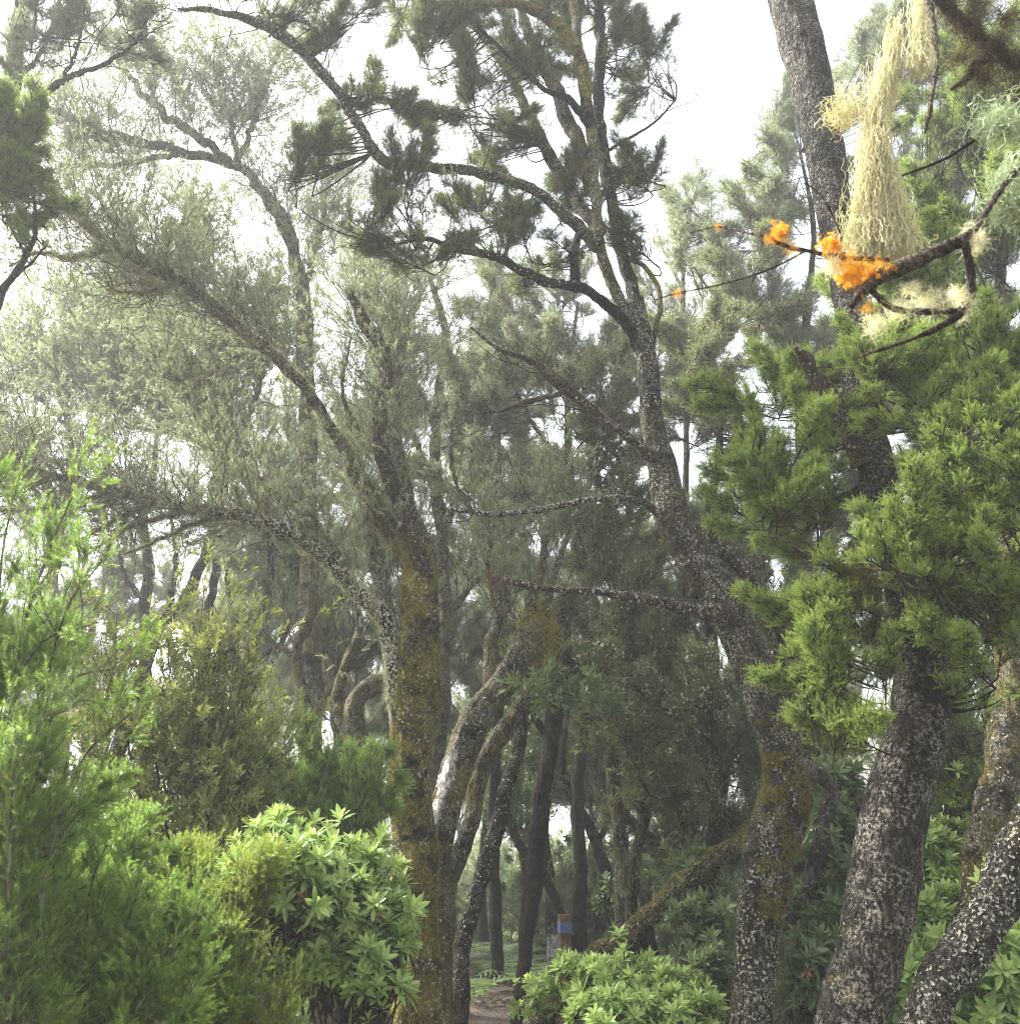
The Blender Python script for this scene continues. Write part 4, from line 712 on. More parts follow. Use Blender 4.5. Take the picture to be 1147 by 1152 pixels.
simple_tree('mossy_tree', 'slim crooked tree with golden moss left of the thick mossy trunk', [(348, 1000, 7.6, 30), (352, 900, 7.6, 24), (348, 830, 7.6, 18), (336, 760, 7.6, 14), (334, 725, 7.6, 14), (346, 700, 7.6, 14), (352, 650, 7.6, 10), (345, 600, 7.6, 6)], bark_mid, Z0(348, 7.6, 1060), [[(338, 745, 7.6, 8), (310, 725, 7.6, 6), (285, 715, 7.6, 3)], [(350, 810, 7.6, 12), (375, 770, 7.6, 10), (398, 740, 7.6, 9), (404, 700, 7.6, 6)]], 3500, 0, scatter=16, leaf=L_grey, mossthr=.4)
simple_tree('mossy_tree', 'squat tree with a thick elbow bend tucked behind the thick mossy trunk', [(410, 1050, 6.8, 42), (408, 930, 6.8, 36), (408, 860, 6.8, 32), (400, 815, 6.8, 26), (402, 788, 6.8, 24), (420, 772, 6.8, 24), (442, 762, 6.8, 22), (456, 730, 6.8, 14), (450, 680, 6.9, 8)], bark_mid, Z0(410, 6.8, 1100), [[(402, 840, 6.9, 18), (380, 790, 7, 14), (392, 740, 7, 12), (405, 700, 7.1, 9), (395, 640, 7.1, 5)]], 6000, 0, scatter=16, leaf=L_dark, mossthr=.45, mossm=L_mossd)

# ================================================================== dim stems behind, right of the path
for i, (lab, tk, lm, d) in enumerate([
 ('slim dark tree with an S bend right of the post', [(712, 1150, 9, 18), (712, 1040, 9, 16), (714, 980, 9, 15), (724, 920, 9, 14), (732, 870, 9, 8), (736, 800, 9, 5)], [[(724, 915, 9, 12), (712, 880, 9, 10), (698, 850, 9, 10), (700, 820, 9, 7), (712, 780, 9, 4)], [(718, 960, 9, 6), (740, 945, 9, 5), (770, 925, 9, 3)]], 9),
 ('pale grey curved tree in the gloom behind the path', [(690, 1130, 13, 18), (684, 1030, 13, 16), (678, 970, 13, 16), (660, 925, 13, 14), (640, 890, 13, 11), (634, 850, 13, 7), (640, 790, 13, 4)], [[(672, 950, 13, 8), (690, 900, 13, 6), (700, 850, 13, 3)]], 13),
 ('dim stem standing directly behind the wooden post', [(622, 1120, 14, 16), (620, 1050, 14, 15), (618, 990, 14, 13), (612, 930, 14, 12), (620, 860, 14, 8), (600, 800, 14, 4)], [[(614, 960, 14, 8), (585, 930, 14, 6), (570, 890, 14, 4)]], 14),
 ('dim stem leaning left in the gloom beyond the slim trees', [(645, 1100, 12, 14), (620, 1000, 12, 13), (590, 960, 12, 12), (572, 920, 12, 10), (566, 860, 12, 6)], [], 12),
 ('faint grey stem at the back left of the path', [(545, 1090, 16, 14), (540, 1000, 16, 13), (548, 920, 16, 11), (535, 850, 16, 7), (545, 780, 16, 4)], [[(545, 940, 16, 7), (570, 890, 16, 4)]], 16),
 ('faint grey stem far behind the S bent tree', [(760, 1100, 15, 14), (755, 1010, 15, 12), (762, 940, 15, 10), (748, 870, 15, 6)], [[(758, 980, 15, 6), (780, 930, 15, 4)]], 15)]):
    hazy(lab, tk, lm, d, None, 18, leaf=L_lau if i % 2 else L_mid, dens=1.3, bark=bark_dark, scL=(.4, 1.0), TS=SPRB, sc=(.1, .16), name='dim_tree', mossn=1500)
t = thing('leaning_log', 'thick mossy log slanting up to the right over the low bushes', 'log', Z0(640, 6.6, 1200))
lg = limb(t, [(618, 1230, 6.6, 34), (645, 1150, 6.6, 36), (664, 1095, 6.6, 34), (695, 1062, 6.6, 27), (725, 1035, 6.6, 24), (760, 1002, 6.6, 23), (800, 968, 6.6, 18), (840, 935, 6.7, 14), (880, 890, 6.8, 9)], bark_lich, 'trunk', rough=.25)
b1 = limb(t, [(725, 1040, 6.6, 24), (735, 1080, 6.6, 18), (742, 1130, 6.6, 16), (745, 1180, 6.6, 16)], bark_dark)
mb = MB(); coat(mb, lg, MOSS, 16000, (.01, .03), up=.6, thr=.35); mb.build('moss', L_moss, t); mb = MB(); coat(mb, lg, HAIR, 1200, (.01, .03), tint=(0, .5)); mb.build('dry_tufts', L_dead, t)
mb = MB(); coat(mb, lg, FLK, 1200, (.005, .012)); mb.build('crust_lichen', L_lic, t)

for lab, tk, key, rows, nm in [
 ('pale hazy heath tree deep behind the white patched leaning trunk', [(470, 1060, 15, 13), (476, 900, 15, 12), (466, 740, 15, 9), (480, 600, 15, 6)], 'grey', [(440, 640, 15, 60, 50), (500, 700, 15, 60, 60), (450, 800, 15, 50, 60), (530, 820, 15, 50, 50), (430, 560, 15, 50, 40)], 'hazy_tree'),
 ('pale hazy heath tree deep behind the slim dark trunk by the path', [(600, 1060, 16, 13), (596, 900, 16, 12), (604, 740, 16, 9), (590, 600, 16, 6)], 'grey', [(580, 760, 16, 60, 60), (640, 820, 16, 60, 50), (600, 660, 16, 60, 50), (690, 760, 16, 60, 60), (560, 880, 16, 60, 36, dict(dn=.6)), (680, 880, 16, 60, 36, dict(dn=.6))], 'hazy_tree'),
 ('hazy heath tree behind the misty stems, right side of the gap', [(300, 1040, 14, 14), (296, 900, 14, 12), (306, 740, 14, 9)], 'grey', [(300, 760, 14, 50, 50), (340, 660, 14, 50, 50), (250, 720, 14, 50, 40, dict(dn=.6)), (390, 780, 14, 40, 60)], 'hazy_tree'),
 ('heath tree filling the gap right of the thick mossy trunk, far side', [(560, 1100, 11.5, 16), (556, 900, 11.5, 15), (565, 700, 11.5, 13), (560, 500, 11.5, 9), (570, 380, 11.5, 5)], 'grey', [(530, 620, 11.5, 60, 60), (590, 560, 11.5, 50, 60), (540, 470, 11.5, 60, 60), (600, 700, 11.5, 60, 50), (520, 720, 11.5, 50, 60, dict(dn=.6)), (500, 380, 11.5, 60, 50, dict(dn=.5))], 'hazy_tree'),
 ('dark bushy tree deep in the shade above the wooden post', [(655, 1100, 12, 18), (650, 900, 12, 16), (660, 740, 12, 12), (650, 600, 12, 8)], 'dark', [(640, 760, 12, 60, 50), (710, 790, 12, 60, 40), (680, 640, 12, 60, 60)], 'dim_tree'),
 ('dark heath tree closing the gap left of the biggest trunk', [(860, 1150, 9.5, 22), (850, 950, 9.5, 20), (862, 760, 9.5, 16), (850, 600, 9.5, 10)], 'dark', [(840, 640, 9.5, 60, 60), (900, 740, 9.5, 60, 60), (840, 800, 9.5, 60, 60), (780, 700, 9.5, 60, 50), (920, 620, 9.5, 60, 50), (880, 900, 9.5, 60, 60), (790, 940, 9.5, 60, 50), (960, 560, 9.5, 40, 50)], 'dim_tree'),
 ('dark heath tree behind the right edge foliage', [(1060, 1150, 8.5, 24), (1070, 900, 8.5, 22), (1060, 700, 8.5, 16), (1080, 500, 8.5, 10), (1070, 300, 8.5, 5)], 'dark', [(1060, 300, 8.5, 70, 60), (1110, 400, 8.5, 60, 60), (1050, 500, 8.5, 60, 70), (1110, 600, 8.5, 60, 70), (1070, 720, 8.5, 70, 60), (1090, 820, 8.5, 60, 50), (1110, 160, 8.5, 50, 70), (1020, 400, 8.5, 50, 50, dict(dn=.6)), (960, 960, 8.5, 60, 50)], 'dim_tree'),
 ('small leaved tree behind the misty stems, left of the thick mossy trunk', [(380, 1100, 12, 16), (384, 900, 12, 15), (376, 740, 12, 12), (390, 600, 12, 8)], 'grey', [(400, 620, 12, 50, 60), (340, 680, 12, 50, 50), (420, 500, 12, 50, 60), (340, 500, 12, 50, 50, dict(dn=.6)), (400, 730, 12, 60, 40), (300, 620, 12, 50, 50)], 'hazy_tree'),
 ('wide low hazy tree under the lichen hung bough at left', [(90, 1060, 14, 16), (100, 900, 14, 14), (95, 760, 14, 11), (120, 640, 14, 7)], 'grey', [(60, 600, 14, 60, 50, dict(dn=.5)), (110, 680, 14, 60, 40, dict(dn=.7)), (40, 700, 14, 50, 50, dict(dn=.8)), (180, 660, 14, 60, 50, dict(dn=.6)), (240, 600, 14, 60, 40, dict(dn=.5))], 'hazy_tree')]:
    t = thing(nm, lab, 'tree', Z0(tk[0][0], tk[0][2], tk[0][1])); limb(t, tk, bark_dark, 'trunk', sides=12)
    rows = [(*r[:5], tk[2][0], tk[2][1], tk[2][2], *r[5:]) for r in rows]
    plumes(t, rows, key, (.7, 1.2), 1.9, 99, .6, twmat=twig_m if key == 'grey' else twig_d, r0=.006)

# ================================================================== background wood: five kinds copied about
def proto(k, label, grp, h, leaf, TS, sc, nb, lean):
    o = thing('background_tree', label, 'tree', (0, 0, 0), grp); r0 = .06 + .03 * (k % 2); K = 7
    z = np.linspace(-.3, h * .75, K); P = np.stack([np.cumsum(rng.normal(size=K) * .34) + lean * z * .12, np.cumsum(rng.normal(size=K) * .34), z], 1); P[0, :2] = P[1, :2] = 0
    P, R = smoothline(P, np.linspace(r0, r0 * .3, K), .12); mb = MB(); tube(mb, P, R, 10, .12); mb.build('trunk', bark_dark, o, True)
    mb = MB(); Q = twiggy(mb, P[int(len(P) * .18):], nb, (.8, 2.3), .75, .7, .028, 7, .45, mi=1, rt=.3, sides=4); Q1 = twiggy(mb, Q, nb * 7, (.4, 1.1), .65, .6, .009, 5, .45, mi=1); Q2 = twiggy(mb, Q1, nb * 28, (.2, .5), .55, .6, .004, 4, .4, mi=1)
    leafy(mb, Q2, nb * 150, TS, sc, .55, .5, .05, (.5, .25)); mb.build('crown', [leaf, twig_m], o); return o
PR = [proto(0, 'hazy grey green tree standing far back in the mist', 'hazy trees at the back of the wood', 7, L_grey, LO, (.12, .2), 26, 1), proto(1, 'hazy dark leaved tree standing far back in the mist', 'hazy dark trees at the back of the wood', 6.2, L_dark, SPRB, (.12, .2), 26, -1),
      proto(2, 'hazy laurel leaved tree standing far back in the mist', 'hazy laurel trees at the back of the wood', 5.2, L_lau, SPRB, (.12, .2), 24, .5), proto(3, 'hazy bare twigged tree standing far back in the mist', 'hazy bare trees at the back of the wood', 7.5, L_grey, SPR, (.08, .14), 30, -.5)]
def dup(o, loc, rz, s):
    c = o.copy(); C.objects.link(c); c.location = loc; c.rotation_euler = (0, 0, rz); c.scale = (s, s, s)
    for ch in list(o.children): d = ch.copy(); C.objects.link(d); d.parent = c
    return c
bg = []
for y in (13.5, 16, 19, 23, 28, 34, 42, 52):
    xs = np.arange(-.62 * y, .62 * y, 1.9 + y * .055)
    for x in xs:
        xx = x + rng.uniform(-.8, .8); yy = y + rng.uniform(-1.2, 1.2)
        if rng.random() < (.5 if xx < -.08 * yy else .4 if yy < 24 else .2): continue          # the wood is more open on the left
        bg.append((xx, yy))
for i, (x, y) in enumerate(bg):
    k = i if i < 4 else int(rng.choice([0, 1, 2, 3])); s = rng.uniform(.75, 1.15); loc = (x, y, float(gz(x, y))); rz = rng.uniform(0, 6.28)
    if i < 4: PR[i].location = loc; PR[i].rotation_euler = (0, 0, rz); PR[i].scale = (s,) * 3
    else: dup(PR[k], loc, rz, s)
# ================================================================== low growth
def bush(name, label, spots, leaf, TS, sc, cat='bush', dens=1.0, stems=(), up=.5, tw=twig_m, base=None, **k):
    b = base or spots[0]; t = thing(name, label, cat, Z0(b[0], b[2], b[1])); mb = MB()
    clumps(mb, spots, dens, TS=TS, sc=sc, up=up, **k); mb.build('foliage', [leaf, tw, L_bloom], t)
    for s in stems: limb(t, s, bark_dark, 'stem', sides=8, rough=.15, wob=.8)
    return t
def rosbush(label, spots, dens=1.0, leaf=L_ros, TS=ROS, sc=(.07, .12), name='rosette_bush', stems=(), back=None):
    """rounded bush: stems spread from its foot and each ends in a whorl of long leaves"""
    b = spots[0]; g0 = at(b[0], b[1], b[2]); foot = A_(g0[0], g0[1], float(gz(g0[0], g0[1]))); t = thing(name, label, 'bush', tuple(foot)); mb = MB()
    for px, py, d, rx, ry in spots:
        c, rad = pc(px, py, d, rx, ry); n = int(260 * rad[0] * rad[2] * 4 * dens) + 12
        u = rv(n); u[:, 1] = np.where(u[:, 1] > .35, -u[:, 1], u[:, 1]); u[:, 2] = np.where(u[:, 2] < -.5, -u[:, 2], u[:, 2]); u *= (.62 + .42 * rng.random((n, 1)) ** .6)
        u *= (.45 + .95 * vnoise(u * 3.0 + px))[:, None] * np.where(rng.random(n) < .12, 1.25, 1.0)[:, None]
        tip = c + u * rad; st = A_(c[0], c[1] + rad[1] * .3, max(foot[2], c[2] - rad[2] * 1.1)) + rng.normal(size=(n, 3)) * .05; ct = (st + tip) / 2 + rng.normal(size=(n, 3)) * rad * .1
        q = np.linspace(0, 1, 5)[None, :, None]; Q = st[:, None] * (1 - q) ** 2 + ct[:, None] * 2 * q * (1 - q) + tip[:, None] * q ** 2
        tubes(mb, Q, .005 * np.linspace(1, .5, 5)[None] * np.ones((n, 1)), 4, 1); dr = nrm(u + A_(0, 0, .8) + rng.normal(size=(n, 3)) * .4); ti = np.clip(rng.normal(.5, .28, n), 0, 1)
        place(mb, TS, tip, dr, rng.uniform(sc[0] * .65, sc[1] * 1.1, n), ti); nd = n // 7; place(mb, ROSS, tip[:nd] - dr[:nd] * .04, -dr[:nd] + rng.normal(size=(nd, 3)) * .4, rng.uniform(*sc, nd) * .7, rng.random(nd), 2); m2 = n // 2; tt = rng.uniform(.55, .9, m2); p2, d2 = along(Q, rng.integers(0, n, m2), tt); place(mb, ROSS, p2, d2 + A_(0, 0, .4) + rng.normal(size=(m2, 3)) * .3, rng.uniform(*sc, m2) * .8, np.clip(rng.normal(.3, .2, m2), 0, 1))
    mb.build('foliage', [leaf, twig_d, L_dead], t)
    for s in stems: limb(t, s, bark_dark, 'stem', sides=8, rough=.2, wob=.8)
    return t
# arching sprays of fresh heath at the left edge
def spraybush(label, base, arms, TS=BRUSH, leaf=L_left, sc=(.10, .16), L=(.12, .3), fill=(), pk='left', psz=(.22, .38), name='heath_bush', n1=26, n2=4, tw=twig_m, up=.35):
    t = thing(name, label, 'bush', Z0(base[0], base[2], base[1])); mb = MB()
    for a in arms:
        spec = a[:-1]; n = a[-1]; P = np.array([at(*q[:3]) for q in spec]); P, R = smoothline(P, np.linspace(.007, .002, len(P)), .03); s_ = MB(); tube(mb, P, R, 6, .1, mi=1, wob=0)
        Q = twiggy(mb, P, n * 2, L, .8, up, .002, 5, .25, mi=1, t0=.05); k = n * 2 * n2
        Qb = twiggy(mb, Q, n * 4, (L[0] * .5, L[1] * .5), .8, up * .7, .0013, 4, .3, mi=1, t0=.1)
        ti = np.clip(.5 + rng.normal(size=n * 4) * .25, 0, 1); b, d, idx, tt = spawn(Qb, k * 2, .0, 1, .7, up * .5, .35); place(mb, TS, b, d, rng.uniform(*sc, k * 2) * .8, np.clip(ti[idx] + rng.normal(size=k * 2) * .1, 0, 1))
        b, d, idx, tt = spawn(Q, k, .5, 1, .4, up, .3); place(mb, TS, b, d, rng.uniform(*sc, k), rng.uniform(.3, 1, k))
        b, d, idx, tt = spawn(P[None], n, .3, 1, .5, up, .2); place(mb, TS, b, d, rng.uniform(*sc, n), rng.uniform(.4, 1, n))
    if fill: plumes(t, fill, pk, psz, 2.6, 95, .9, twmat=twig_m)
    mb.build('foliage', [leaf, tw], t); return t
spraybush('tall fresh green heath with arching bottlebrush sprays at the left edge', (10, 1200, 2.6),
 [[(20, 1250, 2.6), (10, 950, 2.6), (20, 740, 2.55), (55, 620, 2.5), (88, 545, 2.45), 34], [(20, 1250, 2.6), (30, 900, 2.6), (70, 700, 2.5), (115, 630, 2.45), 26], [(10, 1250, 2.6), (-10, 900, 2.6), (0, 650, 2.6), (15, 560, 2.6), 30],
  [(20, 1250, 2.6), (30, 950, 2.6), (70, 780, 2.5), (135, 750, 2.45), 16], [(10, 1250, 2.6), (0, 850, 2.55), (40, 730, 2.5), (110, 700, 2.4), 18], [(10, 1250, 2.6), (-20, 800, 2.6), (-30, 600, 2.6), (-20, 540, 2.6), 30],
  [(30, 1250, 2.6), (50, 1000, 2.6), (90, 860, 2.55), (150, 800, 2.5), 20], [(10, 1250, 2.6), (10, 1000, 2.5), (20, 850, 2.4), (60, 800, 2.4), 34]], sc=(.04, .07), L=(.07, .2), fill=[(10, 900, 2.8, 50, 90, 10, 1100, 2.8), (10, 760, 2.8, 40, 70, 10, 900, 2.8)])
spraybush('dense mid green heath bush in the bottom left corner', (60, 1260, 2.9),
 [[(60, 1300, 2.9), (x0 * .6 + 30, 1150, 2.85), (x0, y0 + 60, 2.8), (x0 + dx, y0, 2.75), 16] for x0, y0, dx in [(20, 900, 20), (60, 860, 25), (100, 950, 20), (140, 990, 20), (40, 1000, 30), (90, 1040, 30), (150, 1060, 40), (10, 1080, 20), (60, 1110, 30), (130, 1110, 40), (190, 1020, 40), (-20, 980, 20), (190, 1090, 40)]], sc=(.04, .07), L=(.07, .2), leaf=L_left, fill=[(60, 1000, 3.2, 80, 70, 60, 1150, 3.1), (150, 1060, 3.2, 70, 60, 120, 1180, 3.1), (40, 1110, 3.1, 80, 60, 60, 1200, 3.1), (100, 960, 3.3, 50, 40, 90, 1100, 3.1), (180, 1130, 3.1, 70, 50, 150, 1220, 3.1)])
spraybush('mid green heath bush in front of the broad leaved bush, ochre tinged at its foot', (240, 1260, 3.2),
 [[(230, 1320, 3.2), (230 + (x0 - 230) * .5, 1200, 3.2), (x0, y0 + 60, 3.15), (x0 + dx, y0, 3.1), 16] for x0, y0, dx in [(215, 980, 20), (255, 985, 25), (230, 1050, 30), (200, 1100, 30), (250, 1110, 20), (170, 1000, 30), (310, 1120, 10), (180, 1150, 20)]], leaf=L_midg, pk='midg', sc=(.035, .065), L=(.07, .2), fill=[(240, 1060, 3.4, 70, 60, 240, 1200, 3.3), (270, 1140, 3.4, 50, 36, 270, 1220, 3.3), (200, 1080, 3.4, 60, 60, 220, 1200, 3.3), (250, 1010, 3.4, 40, 30, 240, 1100, 3.3)])
spraybush('low soft green heath bush standing against the thick mossy trunk', (370, 1100, 4.9),
 [[(370, 1180, 4.9), (370 + (x0 - 370) * .5, 1050, 4.9), (x0, y0 + 50, 4.85), (x0 + dx, y0, 4.8), 16] for x0, y0, dx in [(300, 880, -10), (330, 850, -5), (365, 850, 5), (400, 860, 10), (425, 880, 8), (345, 900, 5), (390, 910, 8), (310, 930, 0), (420, 930, 8), (280, 860, -15)]], sc=(.05, .08), TS=HI, L=(.1, .26), leaf=L_left, fill=[(370, 900, 5.1, 70, 50, 370, 1000, 5), (310, 920, 5.1, 50, 44, 340, 1000, 5), (350, 895, 5.1, 60, 20, 350, 960, 5), (410, 905, 5.1, 26, 30, 390, 960, 5)], psz=(.22, .38))
rosbush('rounded bush of broad pale green leaf whorls left of the thick mossy trunk', [(385, 1010, 3.7, 72, 68), (420, 1090, 3.6, 45, 60), (320, 990, 3.5, 66, 56), (320, 945, 3.8, 44, 26), (360, 1080, 3.6, 52, 40), (440, 1050, 3.7, 26, 46), (275, 1010, 3.4, 30, 44)], 1.5, sc=(.055, .085), stems=[[(380, 1350, 3.7, 24), (385, 1200, 3.75, 20), (388, 1120, 3.8, 16), (380, 1050, 3.85, 10)], [(385, 1300, 3.7, 14), (420, 1180, 3.7, 12), (440, 1090, 3.75, 8)]])
rosbush('low whorled bush beneath the slanting log, at the bottom centre right', [(700, 1115, 5.6, 50, 36), (660, 1110, 5.8, 40, 30), (745, 1120, 5.5, 46, 30), (770, 1150, 5.3, 50, 30), (690, 1160, 5.3, 60, 34), (620, 1130, 6, 34, 26), (730, 1180, 5.2, 60, 30)], 1.5, leaf=L_ros, sc=(.055, .09))
rosbush('leafy bush low between the orange mossed trunk and the path bushes', [(790, 1060, 6.4, 40, 44), (780, 1000, 6.8, 30, 40), (800, 1110, 6, 36, 34)], .8, leaf=L_lau, sc=(.08, .12))
rosbush('broad leaved bush glimpsed between the two largest trunks', [(935, 950, 5.4, 36, 50), (925, 1030, 5.4, 40, 50), (910, 1100, 5.2, 40, 50), (940, 890, 5.6, 30, 30)], .9, leaf=L_lau, sc=(.08, .12))
rosbush('bright broad leaved bush behind the right edge trunks', [(1080, 900, 6, 50, 50), (1060, 980, 5.8, 40, 50), (1130, 940, 5.8, 40, 60), (1060, 1060, 5.4, 40, 50), (1040, 1110, 5.2, 50, 40), (1120, 1110, 4.9, 50, 50), (1150, 1040, 5, 30, 60)], 1.0, leaf=L_ros, sc=(.08, .13))
t = thing('leafy_sprig', 'thin leafy sprig hanging before the top of the white patched trunk', 'sprig', tuple(at(600, 760, 5.9))); mb = MB()
P, Rr = smoothline([at(598, 752, 6), at(615, 770, 5.9), at(640, 782, 5.85), at(668, 790, 5.8)], [.006, .005, .004, .002], .04); tube(mb, P, Rr, 5, .1, mi=1)
P3, Rr = smoothline([at(600, 756, 6), at(598, 775, 5.9), at(588, 792, 5.85)], [.005, .004, .002], .04); tube(mb, P3, Rr, 5, .1, mi=1)
for P_, n_ in ((P, 16), (P3, 6)): Q = twiggy(mb, P_, n_, (.08, .2), .9, .2, .003, 4, .4, mi=1); leafy(mb, Q, n_ * 6, SPRB, (.08, .13), .8, .3, .3, (.7, .25))
mb.build('foliage', [L_lau, twig_d], t)
# twiggy half bare shrub
t = thing('twiggy_shrub', 'half bare brown twigged shrub with yellow green tips on the left', 'shrub', Z0(220, 4.6, 1120)); mb = MB()
for a, b in [((220, 1150), (120, 740)), ((220, 1150), (155, 730)), ((220, 1150), (190, 760)), ((225, 1150), (235, 790)), ((230, 1150), (265, 780)), ((230, 1150), (290, 830)), ((215, 1150), (90, 800)), ((220, 1150), (170, 820)), ((225, 1150), (215, 830)), ((225, 1150), (130, 860)), ((228, 1150), (250, 860)), ((230, 1150), (240, 740))]:
    P = np.array([at(a[0], a[1], 4.6), at((a[0] + b[0]) / 2 + rng.uniform(-15, 15), (a[1] + b[1]) / 2, 4.6 + rng.uniform(-.3, .3)), at(b[0], b[1], 4.6 + rng.uniform(-.4, .4))]); P, R = smoothline(P, [.016, .008, .002], .05); tube(mb, P, R, 6, .15, mi=1)
    Q = twiggy(mb, P, 26, (.2, .6), .8, .5, .004, 5, .6, mi=1, t0=.35); Q2 = twiggy(mb, Q, 130, (.1, .3), .7, .5, .0018, 4, .5, mi=1); leafy(mb, Q2, 260, SPRB, (.05, .085), .5, .5, .3, (.55, .25)); leafy(mb, Q2, 60, ROSS, (.03, .05), .3, .6, .8, (.9, .1))
mb.build('foliage', [leafmat('yellow green shrub leaves', (.10, .13, .04), (.24, .28, .09), (.46, .44, .12), .6), bark_brown], t)
bush('hazy_bush', 'soft pale heath bush low in the misty gap, left of the thick mossy trunk', [(320, 790, 8, 60, 40, 320, 860, 8), (300, 850, 7, 50, 40, 300, 900, 7), (250, 800, 9, 50, 50, 250, 860, 9), (180, 790, 9.5, 60, 50, 180, 860, 9.5), (90, 780, 9, 60, 50, 90, 860, 9)], L_grey, LO, (.08, .13))
bush('hazy_bush', 'pale green thicket beneath the leftmost misty stems', [(110, 740, 12, 60, 40, 110, 860, 12), (40, 760, 11, 60, 50, 40, 860, 11), (200, 780, 12, 60, 40, 200, 860, 12), (60, 700, 14, 60, 30, 60, 800, 14), (320, 770, 13, 80, 40, 320, 860, 13)], L_grey, LO, (.12, .2))
def bushproto(label, grp, leaf, TS, sc, n):
    o = thing('thicket_bush', label, 'bush', (0, 0, 0), grp); mb = MB(); b0 = rng.normal(size=(26, 3)) * A_(.15, .15, 0); dr = nrm(rng.normal(size=(26, 3)) * A_(.8, .8, .2) + A_(0, 0, 1))
    Q = grow(b0, dr, rng.uniform(.7, 1.5, 26), 6, .2, .4); tubes(mb, Q, .012 * np.linspace(1, .3, 6)[None] * np.ones((26, 1)), 4, 1); Q1 = twiggy(mb, Q, 160, (.2, .6), .8, .4, .005, 5, .5, mi=1); Q2 = twiggy(mb, Q1, 500, (.1, .3), .7, .4, .0025, 4, .4, mi=1, t0=.1)
    leafy(mb, Q2, n, TS, sc, .7, .4, .0, (.5, .25)); mb.build('foliage', [leaf, twig_m], o); return o
BP = [bushproto('hazy laurel bush crowding the floor of the wood', 'laurel bushes on the floor of the wood', L_lau, ROSS, (.07, .12), 1500), bushproto('hazy small leaved bush crowding the floor of the wood', 'small leaved bushes on the floor of the wood', L_grey, SPRB, (.07, .13), 3000), bushproto('hazy heath bush crowding the floor of the wood', 'heath bushes on the floor of the wood', L_dark, MID, (.07, .12), 3500)]
bs_ = []
for y in (7.2, 8.6, 10.2, 12, 14, 16.5, 19.5, 23, 28, 36):
    for x in np.arange(-.62 * y, .62 * y, 1.15 + y * .035):
        xx = x + rng.uniform(-.4, .4); yy = y + rng.uniform(-.6, .6)
        if abs(xx - path_x(yy)) < (1.25 if yy < 13 else 1.0) and yy < 15: continue
        if -.12 < xx / yy < .19 and yy < 12.2: continue
        if yy < 8 and xx > .9: continue
        bs_.append((xx, yy))
for i, (x, y) in enumerate(bs_):
    k = i if i < 3 else int(rng.choice(3)); loc = (x, y, float(gz(x, y)) - .05); rz = rng.uniform(0, 6.28); s = rng.uniform(.7, 1.15) * (1.25 if y > 12 else 1)
    if i < 3: BP[i].location = loc; BP[i].rotation_euler = (0, 0, rz); BP[i].scale = (s,) * 3
    else: dup(BP[k], loc, rz, s)
# ferns beside the path
def fern(px, py, d, label, n=11, L=.5):
    q = at(px, py, d); x, y = q[0], q[1]; z = float(gz(x, y)); t = thing('fern', label, 'fern', (x, y, z), 'ferns beside the path')
    for i in range(n):
        mb = MB(); a = i * 2.399 + rng.uniform(-.3, .3); l = L * rng.uniform(.75, 1.15); dr = A_(math.cos(a), math.sin(a), 0); u = np.linspace(0, 1, 12)
        P = A_(x, y, z) + dr * (u * l * .8)[:, None] + A_(0, 0, 1) * (l * (.75 * u - .62 * u * u) * 1.3)[:, None]; tubes(mb, P[None], .003 * np.linspace(1, .3, 12)[None], 3)
        for k in range(1, 12):
            tg = nrm(P[k] - P[k - 1]); sd_ = nrm(np.cross(tg, A_(0, 0, 1))); w_ = l * .24 * math.sin(math.pi * min(1, u[k] * .9 + .12)) ** .8
            for s in (-1, 1):
                b = P[k]; e = b + (sd_ * s + tg * .45 + A_(0, 0, -.1)) * w_; m_ = (b + e) / 2; th = tg * w_ * .10
                mb.add([b - th * .6, b + th * .6, m_ + th, e, m_ - th], [[0, 1, 2], [0, 2, 4], [4, 2, 3]], tint=rng.random(), tip=u[k])
        mb.build('frond', L_fern, t)
for i, (px, py, d, lb) in enumerate([(545, 1075, 12.4, 'fern left of the far end of the path, fronds spread low'), (568, 1062, 13.4, 'fern at the far end of the path, tallest of the group'), (590, 1085, 11.5, 'fern between the dark slim trunk and the wooden post'), (532, 1095, 10.8, 'fern close against the thin lichen speckled tree'), (556, 1056, 14.4, 'farthest fern, half lost in the mist above the path'), (600, 1062, 13.4, 'fern just behind the grey stump'), (575, 1075, 12.6, 'small fern in the middle of the group by the path')]): fern(px, py, d, lb, 13, .8)

